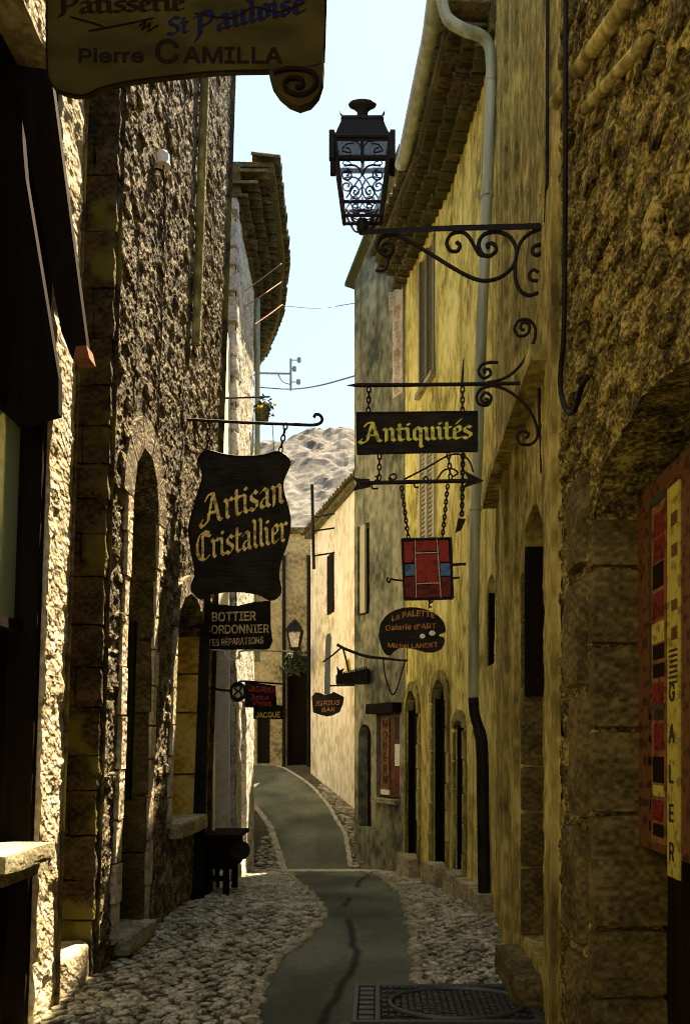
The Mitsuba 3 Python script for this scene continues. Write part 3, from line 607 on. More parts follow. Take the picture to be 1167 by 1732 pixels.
def studded(fr, parent, mat, n, D0, D1, z0, z1, ops, lo, hi, proud, seed):
    """Rubble stones that stand a little proud of the render."""
    r2 = np.random.RandomState(seed); done = []
    lib = [[mikit.ply(rough_stone(1, 1, 1, seed + k, .16, 3, .35), mat, smooth=50)][0] for k in range(7)]
    tries = 0
    while len(done) < n and tries < 9000:
        tries += 1; t, z = r2.uniform(fr.tD(D0), fr.tD(D1)), r2.uniform(z0, z1); w, hh = r2.uniform(lo, hi), r2.uniform(lo, hi) * .62
        if any(abs(t - a) < (w + b) * .5 and abs(z - e) < (hh + f_) * .5 for a, e, b, f_ in done): continue
        if any(o['t0'] - w * .6 < t < o['t1'] + w * .6 and o['zb'] - hh < z < o['zt'] + hh * .8 for o in ops): continue
        done.append((t, z, w, hh)); n_ = fr.n(t); p = fr.pos(t, z, proud * r2.uniform(-.7, .5)); M = np.eye(4)
        M[:3, 0] = np.array([n_[1], -n_[0], 0]) * w; M[:3, 1] = np.array([n_[0], n_[1], 0]) * proud * 2.4; M[2, 2] = hh; M[:3, 3] = p
        a = r2.uniform(-.3, .3); M[:3, :3] = M[:3, :3] @ np.array([[math.cos(a), 0, math.sin(a)], [0, 1, 0], [-math.sin(a), 0, math.cos(a)]])
        scene[key_for('wall_stone', parent)] = {**lib[len(done) % 7], 'to_world': T(M)}
studded(R2, hR, 'shade_rubble', 270, 2.75, 4.5, 2.6, 7.6, [oR2], .06, .19, .022, 5)
studded(B, hB, 'wall_rubble', 290, 5.98, 9.6, 1.2, 10.0, [oB1, oB2], .06, .17, .017, 6)
hS = thing('rendered_house', 'olive rendered house with a tall narrow doorway under the wrought iron brackets', 'house', 'houses along the lane')
R1 = Front([(1.02, 4.6), (1.03, 5.2), (1.07, 7.0), (1.13, 7.92)], 'r', 0, dsp(.014, 8, .6, 4, .6, .6))
oR1 = op(R1, 5.14, 6.0, .28, 3.25, .4, .36); oR1b = op(R1, 7.22, 7.6, 2.5, 3.35, .2, .25)
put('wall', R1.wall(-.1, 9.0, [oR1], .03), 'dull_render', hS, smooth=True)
reveal_blocks(R1, oR1, hS, 'jamb_stone', [.5, .42, .36, .6], 1, .05)
put('door', R1.sheet(oR1, .33), 'dark_wood', hS); put('shade_lining', R1.block(oR1['t1'] - .075, oR1['t1'] - .02, 2.0, 3.16, -.34, -.012), 'dark_wood', hS)  # the dark strip is added to put shade on the upper far jamb
put('inner_wall', prism([(1.6, 4.62), (1.6, 7.9), (6, 7.9), (6, 4.62)], -.2, 9.0), 'far_stone', hS)
put('roof', prism([(.95, 4.62), (1.05, 7.9), (6, 7.9), (6, 4.62)], 9.0, 9.2), 'tile_clay', hS)
put('ledge', cat_([R1.block(R1.tD(a), R1.tD(a + .3) , 3.90 + nr.uniform(-.008, .008), 4.0 + nr.uniform(-.01, .01), -.05, .13) for a in np.arange(4.85, 7.7, .3)]), 'dull_render', hS)
m = rough_stone(.36, .92, .22, 33, .02, 3, .15); m.apply_translation((1.04, 5.60, .08)); put('step', m, 'jamb_stone', hS, smooth=35)
for D0, d in ((4.72, .03), (6.2, .025), (6.75, .03), (7.05, .02)): put('pilaster', R1.wall(-.1, 8.9, [], .08, t_lo=R1.tD(D0), t_hi=R1.tD(D0 + .22)) if False else on(R1, D0, D0 + .2, -.1, 8.95 if D0 > 5 else 4.9, -.05, d), 'dull_render', hS)
# long yellow house under the gutter
hD = thing('gutter_house', 'yellow rendered house with tile stacked eave, zinc gutter and three narrow doors', 'house', 'houses along the lane')
D_ = Front([(1.14, 7.9), (1.12, 8.3), (.91, 10.05), (.73, 10.8), (.56, 11.55), (.41, 12.24)], 'r', 0, dsp(.012, 3, .4, 2, .2, .4))
oD = [op(D_, 11.5, 12.12, .0, 2.45, .35, .17), op(D_, 10.25, 10.78, .1, 2.5, .3, .17), op(D_, 9.4, 9.85, .1, 1.95, .1, .17), op(D_, 8.02, 8.40, 2.45, 3.35, .2, .2),
      op(D_, 10.75, 11.4, 6.5, 8.3, 0, .10), op(D_, 10.75, 11.4, 4.35, 5.75, 0, .10)]
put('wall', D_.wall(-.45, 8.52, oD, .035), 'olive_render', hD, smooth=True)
for o in oD[:3]: put('door', D_.sheet(o, .09), 'dark_wood', hD)
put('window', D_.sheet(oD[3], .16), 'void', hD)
for o in oD[:4]: put('jamb_shade', D_.block(o['t1'] - .05, o['t1'] - .012, o['zb'] + float(g(12)) * 0, o['zt'] - o['rise'] * .8, -.10, -.012), 'dark_wood', hD)  # dark strips added on the far jambs, standing for their shade
for o in oD[:3]: arch_stones(D_, o, hD, 5, .12, 'dull_render', .035, 1)
for o, mat, zs in ((oD[4], 'shutter_green', (6.5, 8.3)), (oD[5], 'shutter_pale', (4.35, 5.75))):
    s = put('shutter', D_.block(o['t0'] + .01, o['t1'] - .01, *zs, -.08, -.06), mat, hD)
    tm = (o['t0'] + o['t1']) / 2
    for t in (o['t0'], tm, o['t1']): put('stile', D_.block(t - .03, t + .03, zs[0], zs[1], -.06, .022), mat, s)
    z = zs[0] + .05
    SL = mikit.ply(D_.block(o['t0'] + .03, o['t1'] - .03, 0, .018, -.055, -.005), mat)
    while z < zs[1] - .05:
        scene[key_for('slat', s)] = {**SL, 'to_world': T().translate([0, 0, z])}; z += .062
    put('sill', D_.block(o['t0'] - .06, o['t1'] + .06, zs[0] - .07, zs[0] - .004, -.05, .07), 'step_stone', hD)
put('inner_wall', prism([(1.7, 7.95), (1.5, 10.2), (1.0, 12.3), (6, 12.3), (6, 7.95)], -.5, 8.5), 'far_stone', hD)
put('eave', eave_strip(D_, 0, D_.L, -.5, .05, 8.50, 8.74, .4), 'tile_clay', hD)
for d, z in ((.17, 8.44), (.30, 8.54), (.42, 8.64)): tile_row(D_, .22, D_.L, .16, d, z, hD)
put('roof', eave_strip(D_, 0, D_.L, -4, .46, 8.74, 8.80, .4), 'tile_clay', hD)
tile_row(D_, .03, D_.L, .17, .53, 8.80, hD, 'roof_tile', .10, 1.05)
gt = np.linspace(0, D_.tD(10.2), 16); put('gutter', tube([(.53, 7.55, 8.72)] + [D_.pos(t, 8.72, .60) for t in gt], .078, 12), 'zinc', hD, smooth=True)
for (D0, z0, h2, w) in ((11.78, .0, .30, .75), (10.5, .0, .28, .62), (9.6, .0, .26, .6), (8.95, .0, .22, .5), (8.3, .0, .2, .5)):
    t = D_.tD(D0); zb = float(g(D0)); m = D_.block(t - w / 2, t + w / 2, zb - .1, zb + h2, -.2, .16); put('step', m, 'step_stone', hD)
# tall weathered grey house whose narrow front faces down the lane
hT = thing('weathered_house', 'tall weathered grey house front with a bare stone patch facing down the lane', 'house', 'houses along the lane')
D3 = Front([(.40, 12.25), (-.37, 13.5)], 'r', 0, dsp(.010, 4, .5, 12, .2))
oT = [op(D3, 13.06, 13.40, .35, 2.0, .2, .25), op(D3, 13.1, 13.42, 3.75, 5.2, 0, .2), op(D3, 12.36, 12.92, .85, 2.15, 0, .12)]
put('wall', D3.wall(-.7, 9.1, oT, .045), 'grey_render', hT, smooth=True)
put('gable', flat_wall(D3.p[1], D3.p[0], 9.1, 9.2, lambda q: np.zeros(len(q)), .1, 10.35), 'grey_render', hT)
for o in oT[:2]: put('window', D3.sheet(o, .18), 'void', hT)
put('shutter', D3.block(D3.tD(13.18), D3.tD(13.30), 3.78, 5.18, .0, .035), 'shutter_pale', hT)
put('inner_wall', prism([(.6, 12.6), (-.12, 13.55), (.25, 15.5), (5, 15.5), (5, 12.6)], -.7, 9.2), 'far_stone', hT)
put('end_wall', flat_wall(( -.37, 13.5), (.2, 15.5), -.7, 9.2, lambda q: np.zeros(len(q)), .3), 'grey_render', hT)
p0, p1 = np.array([.42, 12.2, 10.42]), np.array([-.43, 13.58, 9.16]); back = np.array([1.6, 1.0, 0])
for nm, dz in (('roof', 0),):
    q = [p + e + [0, 0, z] for p in (p0, p1) for e in (np.array([-.10, -.06, 0]), back) for z in (0, .06)]
    put('roof', trimesh.convex.convex_hull(np.array(q)), 'tile_clay', hT)
for k in range(7):
    m = rough_stone(nr.uniform(.10, .16), .08, nr.uniform(.14, .26), 90 + k, .014, 2); p = D3.pos(.10 + nr.uniform(0, .16), 8.35 - k * .22, .015)
    m.apply_translation(p); put('bare_stone', m, 'bare_patch', hT, smooth=35)
put('bare_panel', D3.block(.03, .30, 6.9, 8.5, -.03, .016), 'bare_patch', hT)
# cream house beyond the bend and the stone house that closes the lane
hE = thing('cream_house', 'sunlit cream house with a sloping tiled eave beyond the bend', 'house', 'houses along the lane')
E = Front([(-.1, 15.5), (-.45, 16.5), (-1.64, 20.4)], 'r', 0, dsp(.006, 3))
put('wall', E.wall(.0, 6.75, [], .12), 'cream_render', hE, smooth=True)
put('inner_wall', prism([(.3, 15.6), (0, 16.7), (-1.2, 20.6), (-1.1, 24), (4, 24), (4, 15.6)], 0, 6.75), 'far_stone', hE)  # rear stretch added out of view to block sun from the road
put('end_wall', flat_wall((-1.64, 20.4), (1, 20.4), .3, 6.75, lambda q: np.zeros(len(q)), .3), 'cream_render', hE)
put('roof', eave_strip(E, 0, E.L + .1, -3, .16, 6.75, 6.83, .5), 'tile_clay', hE); tile_row(E, .1, E.L, .19, .26, 6.80, hE, 'roof_tile', .3, 1.1)
put('shutter', E.block(E.tD(18.1), E.tD(18.6), 4.6, 5.9, -.02, .04), 'dark_wood', hE)
hF = thing('end_house', 'stone house closing the lane, a tall dark doorway between two pipes', 'house', 'houses along the lane')
F_ = Front([(-1.45, 21.6), (-5.5, 21.7)], 'r', 0, dsp(.03, 3, .6, 5, .5))
oF = dict(t0=.32, t1=.92, zb=.9, zt=4.0, rise=0, depth=.3); oF2 = dict(t0=1.35, t1=1.7, zb=1.2, zt=3.0, rise=0, depth=.2)
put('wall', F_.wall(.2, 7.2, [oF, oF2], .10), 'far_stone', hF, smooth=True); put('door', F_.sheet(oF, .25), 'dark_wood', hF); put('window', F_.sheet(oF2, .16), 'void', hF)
put('inner_wall', prism([(-1.45, 22.1), (-5.5, 22.1), (-5.5, 25), (-1.45, 25)], 0, 7.2), 'far_stone', hF)
put('roof', prism([(-1.35, 21.5), (-5.5, 21.5), (-5.5, 25), (-1.35, 25)], 7.2, 7.34), 'tile_clay', hF)
for X in (-2.42, -1.78): put('downpipe', tube([(X, 21.5, 1.0), (X, 21.5, 4.2), (X, 21.5, 6.6)], .05, 8), 'sign_black', hF)
# ------------------------------------------------------------------ signs and ironwork over the lane
def letters(parent, mesh, mat): return put('lettering', mesh, mat, parent)
# parchment scroll sign, cut by the top of the frame
Dc = 4.0
k = thing('scroll_sign', 'olive parchment scroll sign with rolled corner, its top out of the picture', 'sign')
Z1 = (0, 0, 1.945)
put('board', slab([(155, -140), (155, 200), (163, 262), (180, 290), (215, 305), (250, 312), (288, 310), (335, 288), (430, 266), (560, 250), (700, 236), (800, 231), (885, 230), (1000, 222), (1062, 205), (1068, 120), (1072, 0), (1072, -140)], Dc, .03, Z1), 'parchment', k)
sp = [(884, 232), (895, 272), (918, 306), (950, 333), (985, 347), (1022, 335), (1048, 305), (1062, 262), (1066, 205), (1040, 216), (990, 222), (940, 226)]
put('roll', slab(sp, Dc - .012, .05, Z1), 'parchment', k)
put('curl', rod([(900, 238), (960, 226), (1030, 240), (1036, 285), (995, 312), (950, 302), (936, 276), (955, 258), (990, 262), (994, 284), (972, 288)], Dc - .014, 4.5, Z1, 6, 6), 'brown_paint', k)
put('rim', rod([(155, -100), (155, 200), (166, 266), (196, 298), (250, 312), (288, 310), (335, 288), (430, 266), (560, 250), (700, 236), (885, 231)], Dc - .003, 1.6, Z1, 6, 6), 'brown_paint', k)
put('rim', rod([(1066, 205), (1069, 120), (1072, 0), (1072, -140)], Dc - .003, 1.6, Z1, 6, 6), 'brown_paint', k)
letters(k, pen_mesh('Patisserie', 100, 24, 314, 18, 21, Dc, .003, .22, 30), 'brown_paint')
letters(k, pen_mesh('St', 284, 60, 320, 55, 20, Dc, .003, .22, 38), 'blue_paint')
letters(k, pen_mesh('Pauloise', 330, 64, 518, 22, 27, Dc, .003, .22, 38, 4), 'blue_paint')
letters(k, sans_mesh('Pierre', 134, 105, 244, 105, 22, Dc), 'brown_paint')
letters(k, sans_mesh('C', 263, 106, 303, 106, 38, Dc), 'brown_paint')
letters(k, sans_mesh('AMILLA', 310, 106, 478, 107, 26, Dc), 'brown_paint')
for pts in ([(120, 28), (175, 45), (150, 52), (215, 40), (260, 30)], [(235, 44), (248, 34), (240, 50), (255, 38), (250, 52), (268, 42)], [(330, 22), (390, 30), (430, 12), (470, 20), (510, 6)]):
    put('flourish', rod(pts, Dc - .003, 1.2, None, 6, 5), 'brown_paint', k)
kb = thing('sign_bracket', 'iron bar above the parchment scroll sign, out of the picture', 'bracket') if False else None
put('hanger', tube([at(140, -66, Dc + .02), at(140, -100, Dc + .02)], .008), 'iron', k); put('hanger', tube([at(500, -66, Dc + .02), at(500, -100, Dc + .02)], .008), 'iron', k)
put('bar', tube([(-2.3, Dc + .02, at(0, -100, Dc)[2]), (-.2, Dc + .02, at(0, -100, Dc)[2])], .016), 'iron', k)

# shield sign of the glass cutter
Da = 8.1; Z4 = (300, 430, 3.0375)
k = thing('shield_sign', 'black shield shaped sign with gold blackletter reading Artisan Cristallier', 'sign')
sh_ = [(335, 776), (349, 762), (380, 769), (412, 772), (445, 770), (471, 764), (491, 781), (480, 810), (479, 830), (487, 858), (491, 885), (486, 917), (476, 945), (471, 972), (475, 1002), (459, 1015), (436, 1005), (397, 1000), (361, 1004), (340, 1013), (324, 996), (330, 975), (330, 955), (325, 938), (320, 895), (328, 860), (336, 832), (343, 805)]
so = crv(sh_ + [sh_[0]], 4); put('board', slab(so, Da, .03), 'sign_black', k)
put('rim', rod(sh_ + [sh_[0]], Da - .004, 1.6, None, 4, 6), 'iron', k)
letters(k, pen_mesh('Artisan', 348, 887, 482, 850, 34, Da, .004, .16, 42), 'gold_paint')
letters(k, pen_mesh('Cristallier', 332, 950, 488, 914, 32, Da, .004, .16, 42), 'gold_paint')
put('chain', chain(at(484, 716, Da), at(474, 766, Da), .07, .008), 'iron', k)
put('chain', chain(at(352, 716, Da), at(352, 764, Da), .07, .008), 'iron', k)
put('wire', tube([at(461, 718, Da), at(464, 768, Da)], .004, 5), 'iron', k)
k = thing('sign_rod', 'iron rod with curled tip carrying the black shield sign', 'sign bracket')
put('bar', rod([(296, 710), (340, 711), (420, 715), (500, 718), (528, 719), (541, 716), (545, 709), (541, 702), (534, 701), (531, 706)], Da, 2.6), 'iron', k, smooth=True)
put('plate', rod([(300, 690), (300, 730)], Da, 3), 'iron', k)

# shoemaker's sign, partly behind the black shop board
Db = 9.5
k = thing('shoemaker_sign', 'dark sign with cream capitals BOTTIER CORDONNIER below the shield sign', 'sign')
put('board', slab([(338, 1030), (350, 1020), (400, 1025), (430, 1018), (457, 1016), (458, 1060), (461, 1084), (456, 1096), (448, 1099), (338, 1098)], Db, .025), 'sign_black', k)
letters(k, sans_mesh('BOTTIER', 359, 1051, 433, 1049, 15, Db), 'cream_paint')
letters(k, sans_mesh('CORDONNIER', 346, 1072, 455, 1070, 14, Db), 'cream_paint')
letters(k, sans_mesh('TTES RÉPARATIONS', 346, 1093, 446, 1088, 11, Db), 'cream_paint')
put('bar', rod([(338, 1100), (375, 1100), (382, 1110), (392, 1116), (404, 1112), (410, 1101), (470, 1101), (497, 1103)], Db, 1.6), 'white_paint', k, smooth=True)
put('stay', tube([at(400, 1000, Db), at(400, 1026, Db)], .007), 'iron', k); put('stay', tube([at(350, 985, Db), at(350, 1024, Db)], .007), 'iron', k)
put('top_bar', tube([at(330, 990, Db), at(452, 992, Db)], .012), 'iron', k)
# black painted shop board that edges the tall house
k = thing('shop_board', 'tall black wooden board at the corner below the shoemaker sign', 'shop board')
q = [at(x, y, D) for D in (9.05, 9.40) for x, y in ((341, 1000), (357, 1000), (345, 1525), (322, 1525))]
put('panel', trimesh.convex.convex_hull(np.array(q)), 'sign_black', k); q = [at(x, y, D) for D in (9.0, 9.45) for x, y in ((318, 1508), (347, 1508), (347, 1532), (318, 1532))]
put('plinth', trimesh.convex.convex_hull(np.array(q)), 'dark_wood', k)
# ring sign with a number
Dn = 9.6
k = thing('ring_sign', 'round iron ring with a white figure 8 beside the red lettered sign', 'sign')
th = np.linspace(0, 2 * np.pi, 25); put('ring', tube([at(403 + 12 * math.cos(a), 1170 + 15 * math.sin(a), Dn) for a in th], .017, 7), 'iron', k, smooth=True)
put('disc', slab([(403 + 11 * math.cos(a), 1170 + 14 * math.sin(a)) for a in th[:-1]], Dn + .004, .008), 'white_paint', k)
put('figure', rod([(403, 1169), (398, 1165), (399, 1160), (404, 1159), (408, 1162), (406, 1167), (402, 1170), (397, 1175), (400, 1181), (406, 1181), (409, 1176), (406, 1171), (403, 1169)], Dn - .008, 1.5), 'sign_black', k)
put('bar', rod([(355, 1163), (375, 1167), (391, 1168)], Dn, 2.2), 'iron', k)
# red lettered sign
Dj = 11.2
k = thing('painter_sign', 'black sign with red lettering and a yellow word on its lower board', 'sign')
put('board', slab([(414, 1152), (466, 1160), (468, 1192), (482, 1194), (482, 1200), (414, 1196)], Dj, .03), 'sign_black', k)
put('lower_board', slab([(429, 1197), (480, 1199), (480, 1216), (429, 1216)], Dj + .01, .025), 'sign_black', k)
letters(k, sans_mesh('J.M.DUNOYER', 421, 1169, 464, 1172, 9.5, Dj, .003, False), 'red_paint'); letters(k, pen_mesh('Artisan', 426, 1183, 456, 1184, 6, Dj, .003, .14, 60), 'red_paint')
letters(k, pen_mesh('Peintre' if False else 'Print', 428, 1193, 460, 1194, 6, Dj, .003, .14, 60), 'red_paint'); letters(k, sans_mesh('JACQUE', 433, 1214, 474, 1213, 9, Dj + .01, .003), 'yellow_paint')
put('bar', rod([(398, 1153), (414, 1152), (440, 1154), (482, 1157)], Dj, 1.6), 'iron', k)
put('stay', tube([at(480, 1157, Dj), at(480, 1196, Dj)], .008), 'iron', k)

# antique dealer's sign on its spear bracket
Dq = 5.22; Z6 = (780, 430, 3.0155); Z5 = (560, 430, 3.687)
k = thing('spear_bracket', 'wrought iron spear shaped bracket with scrolls holding the antiques sign', 'sign bracket')
put('bar', tube([at(586, 652, Dq), at(604, 651.5, Dq), at(700, 651, Dq), at(908, 648, Dq)], [.001, .013, .012, .012], 8), 'iron', k, smooth=True)
put('wall_bar', rod([(906, 648), (911, 652), (912, 700), (915, 760), (916, 800)], Dq, 3.0), 'iron', k, smooth=True)
for pts in ([(322, 388), (303, 378), (310, 350), (345, 358), (338, 405), (295, 417), (270, 380), (296, 338), (345, 336), (376, 380), (368, 450), (320, 540), (262, 606), (200, 640), (130, 655)],
            [(122, 606), (116, 590), (142, 588), (147, 615), (114, 632), (88, 602), (104, 565), (150, 552), (186, 553)],
            [(118, 738), (136, 742), (122, 757), (99, 738), (122, 706), (152, 728), (136, 768), (92, 764), (78, 728), (100, 688), (150, 672), (186, 662)],
            [(130, 662), (220, 688), (290, 735), (350, 800), (384, 880), (385, 938), (350, 970), (300, 965), (284, 922), (312, 900), (343, 918), (326, 940)]):
    put('scroll', rod(pts, Dq, 2.6, Z6, 6, 7), 'iron', k, smooth=True)
k = thing('antiques_sign', 'oblong dark board reading Antiquités in lime gold blackletter, hung on chains', 'sign')
put('board', slab([(603, 698), (808, 696), (808, 762), (604, 767)], Dq, .03), 'sign_black', k)
put('rim', rod([(603, 698), (808, 696), (808, 762), (604, 767), (603, 698)], Dq - .003, 1.4, None, 1, 5, False), 'iron', k)
letters(k, pen_mesh('Antiquités', 617, 748, 800, 742, 22.5, Dq, .004, .19, 42), 'lime_gold')
for (x0, y0, x1, y1) in ((624, 655, 623, 698), (782, 655, 782, 698)): put('chain', chain(at(x0, y0, Dq), at(x1, y1, Dq), .042, .0055), 'iron', k)
put('spike', tube([at(784, 606, Dq + .01), at(781, 652, Dq + .01)], [.003, .009], 6), 'iron', k)
k = thing('arrow_bar', 'iron arrow with feathered tail and barbed head hung under the antiques sign', 'sign bracket')
put('shaft', tube([at(612, 817, Dq), at(800, 813, Dq)], .013, 8), 'iron', k, smooth=True)
put('head', slab([(785, 796), (818, 813), (780, 826), (793, 812)], Dq - .006, .012), 'iron', k)
put('feathers', slab([(596, 805), (604, 809), (625, 810), (627, 823), (603, 828), (597, 829), (604, 817)], Dq - .006, .012), 'iron', k)
for pts in ([(640, 826), (630, 826), (630, 818), (640, 808), (634, 806)], [(660, 808), (664, 812), (670, 808), (668, 802), (660, 804), (659, 812), (668, 816)], [(700, 818), (702, 824), (708, 824)],
            [(683, 811), (720, 792), (755, 772), (775, 768), (792, 778), (800, 798)], [(738, 812), (750, 796), (765, 793), (774, 800), (766, 806)], [(716, 812), (720, 806), (724, 811)]):
    put('scroll', rod(pts, Dq, 1.5, None, 6, 6), 'iron', k, smooth=True)
for (x0, y0, x1, y1) in ((642, 768, 641, 812), (758, 766, 762, 811)): put('chain', chain(at(x0, y0, Dq), at(x1, y1, Dq), .040, .0055), 'iron', k)
# coloured panel
k = thing('panel_sign', 'square panel of red and blue panes in an iron frame on twisted chains', 'sign')
Zp = (560, 880, 3.89); Dp = 5.22
put('backing', slab([(470, 125), (790, 118), (800, 515), (480, 522)], Dp + .004, .012, Zp), 'sign_black', k)
fr4 = [(466, 125), (788, 118), (800, 515), (482, 522)]
for a, b in zip(fr4, fr4[1:] + fr4[:1]): put('frame', rod([a, b], Dp, 2.0, Zp, 1, 6), 'iron', k)
for pl, mat in (([(478, 140), (543, 138), (545, 275), (482, 277)], 'panel_red'), ([(485, 290), (546, 288), (549, 362), (488, 364)], 'panel_blue'), ([(484, 375), (549, 373), (552, 505), (488, 508)], 'panel_dark_red'),
                ([(560, 136), (688, 132), (690, 200), (562, 206)], 'panel_red'), ([(562, 226), (700, 222), (706, 405), (565, 410)], 'panel_red'), ([(566, 426), (714, 420), (718, 504), (568, 508)], 'panel_dark_red'),
                ([(708, 132), (770, 130), (776, 272), (712, 274)], 'panel_red'), ([(716, 284), (780, 282), (784, 362), (720, 364)], 'panel_blue'), ([(724, 374), (784, 372), (786, 500), (728, 502)], 'panel_dark_red')):
    put('tile', slab(pl, Dp - .006, .01, Zp), mat, k)
for a, b in (([(552, 130), (560, 510)], 0), ([(696, 126), (722, 508)], 0), ([(556, 216), (704, 212)], 0), ([(564, 418), (718, 412)], 0)): put('bead', rod(a, Dp - .004, 1.0, Zp, 1, 5), 'shutter_pale', k)
put('pin', rod([(375, 375), (368, 395), (385, 408), (392, 385), (420, 392), (470, 396)], Dp, 1.6, Zp), 'iron', k); put('pin', rod([(800, 292), (885, 288)], Dp, 2.4, Zp), 'iron', k); put('pin', rod([(800, 382), (845, 376)], Dp, 1.8, Zp), 'iron', k)
put('scroll', rod([(640, 520), (650, 545), (668, 530), (655, 525), (645, 560), (660, 575)], Dp, 1.4, Zp), 'iron', k)
for p0, p1 in (((679, 823), (691, 911)), ((757, 820), (748, 910))): put('chain', chain(at(*p0, Dp), at(*p1, Dp), .032, .0055), 'iron', k)
put('twisted_bar', chain(at(783, 768, Dp + .05), at(781, 872, Dp + .05), .034, .007), 'iron', k); put('drop', slab([(775, 876), (788, 878), (780, 896), (770, 900)], Dp + .05, .02), 'iron', k)
# palette
k = thing('palette_sign', 'black palette shaped gallery sign with orange lettering and two white thumb dots', 'sign')
Dl = 5.24
pal = [(312, 760), (322, 690), (362, 628), (430, 588), (510, 572), (600, 580), (680, 612), (730, 655), (750, 700), (750, 735), (715, 748), (712, 762), (738, 770), (746, 800), (725, 845), (672, 868), (620, 866), (560, 850), (500, 838), (450, 840), (415, 862), (392, 885), (360, 880), (330, 830)]
put('board', slab(crv(pal + [pal[0]], 4), Dl, .022, Zp), 'sign_black', k)
letters(k, sans_mesh('La PALETTE', 400 / 3.89 + 560, 665 / 3.89 + 880, 680 / 3.89 + 560, 645 / 3.89 + 880, 9.5, Dl, .003, True, 6), 'orange_paint')
letters(k, sans_mesh('Galerie d\'ART', 358 / 3.89 + 560, 725 / 3.89 + 880, 690 / 3.89 + 560, 712 / 3.89 + 880, 9, Dl, .003, False), 'orange_paint')
letters(k, sans_mesh('Michel LANDET', 375 / 3.89 + 560, 835 / 3.89 + 880, 700 / 3.89 + 560, 832 / 3.89 + 880, 7.5, Dl, .003, False, -2), 'orange_paint')
for cx, cy, r in ((600, 762, 15), (664, 742, 17)): put('thumb_dot', slab([(cx + r * 1.2 * math.cos(a), cy + r * math.sin(a)) for a in th[:-1]], Dl - .004, .006, Zp), 'white_paint', k)
put('hanger', rod([(648, 560), (640, 580)], Dl + .01, 1.2, Zp), 'iron', k)

# wall lantern on its bracket
DL = 5.25; ZL = (540, 150, 6.925); ZB = (600, 370, 3.432)
k = thing('lantern_bracket', 'black wrought iron bracket with long scrolls carrying the large lantern', 'lamp bracket')
q = np.array([at(x, y, d) for d in (DL - .022, DL + .022) for x, y in ((612, 388), (760, 381), (916, 377), (916, 388), (760, 391), (612, 397))])
put('bar', cat_([trimesh.convex.convex_hull(q[[0, 1, 4, 5, 6, 7, 10, 11]]), trimesh.convex.convex_hull(q[[1, 2, 3, 4, 7, 8, 9, 10]])]), 'iron', k)
for pts, r in (([(188, 178), (165, 185), (163, 155), (200, 140), (222, 172), (202, 212), (160, 205), (131, 162), (150, 115), (200, 95), (255, 100), (330, 140), (440, 205), (560, 280), (660, 335), (745, 360), (840, 342), (915, 278), (938, 195), (912, 122), (862, 85), (800, 77), (742, 98), (718, 150), (740, 205), (785, 215), (820, 182), (802, 145), (768, 150), (775, 172)], 3.4),
               ([(588, 135), (610, 155), (595, 187), (555, 185), (533, 142), (558, 92), (610, 77), (652, 95), (690, 152), (718, 202), (752, 216)], 3.2),
               ([(1085, 40), (1065, 62), (1000, 95), (955, 150), (932, 250), (932, 350), (962, 420), (1010, 445), (1062, 430)], 3.2),
               ([(1062, 360), (1022, 355), (1010, 322), (1038, 296), (1066, 312)], 2.8), ([(1075, 150), (1038, 162), (1030, 195), (1055, 212), (1075, 200)], 3.4), ([(200, 212), (190, 270), (170, 300), (120, 300)], 2.0)):
    put('scroll', rod(pts, DL, r, ZB, 6, 8), 'iron', k, smooth=True)
put('wall_bar', rod([(916, 330), (917, 400), (916, 500)], DL, 3.2), 'iron', k)
k = thing('wall_lantern', 'large black wrought iron lantern with mushroom cap and scrolled glass sides', 'lantern')
mpp = DL / F; cx = 613.0; ctr = at(cx, 0, DL)[0]
def zpx(y): return EYE + (CY - y) * mpp
def ring4(yh, half): return [(ctr + sx * half * mpp, DL + sy * half * mpp, zpx(yh)) for sx, sy in ((-1, -1), (1, -1), (1, 1), (-1, 1))]
QD = .36                                   # the lantern is shallower than it is wide
def ring4(yh, half): return [(ctr + sx * half * mpp, DL + sy * half * QD * mpp, zpx(yh)) for sx, sy in ((-1, -1), (1, -1), (1, 1), (-1, 1))]
cap = lathe([(0, zpx(170)), (14 * mpp, zpx(170.5)), (21 * mpp, zpx(173)), (24 * mpp, zpx(177)), (22 * mpp, zpx(181)), (14 * mpp, zpx(185)), (9 * mpp, zpx(190)), (9 * mpp, zpx(200)), (16 * mpp, zpx(208)), (0, zpx(208))], (0, 0, 0), 24)
cap.apply_transform(np.diag([1, QD, 1, 1])); cap.apply_translation((ctr, DL, 0)); put('cap', cap, 'iron', k, smooth=40)
rf = put('roof', cat_([trimesh.convex.convex_hull(np.array(ring4(204, 34) + ring4(209, 36))), trimesh.convex.convex_hull(np.array(ring4(208, 33) + ring4(240, 46) + ring4(250, 47)))]), 'iron', k)
for p in ring4(204, 35): put('spike', tube([p, (p[0] + (p[0] - ctr) * .06, p[1], p[2] + 6 * mpp)], [.008, .003], 6), 'iron', rf)
HW = lambda y: np.interp(y, [226, 366], [47.5, 30.5]) * mpp           # half width of the body at photograph height y (front face)
zb_ = lambda y: EYE + (CY - y) * (DL - QD * HW(y)) / F
sq = ((-1, -1), (1, -1), (1, 1), (-1, 1))
def corner(y, sx, sy, o=0.0): return np.array([ctr + sx * (HW(y) + o), DL + sy * QD * (HW(y) + o), zb_(y)])
for sx, sy in sq:
    put('corner_post', tube([corner(226, sx, sy), corner(366, sx, sy)], [.018, .015], 4), 'iron', k)
    p = corner(226, sx, sy, .012); put('corner_plate', box(p[0] - .017, p[0] + .017, p[1] - .016, p[1] + .016, zb_(273), zb_(222), .004), 'iron', k)
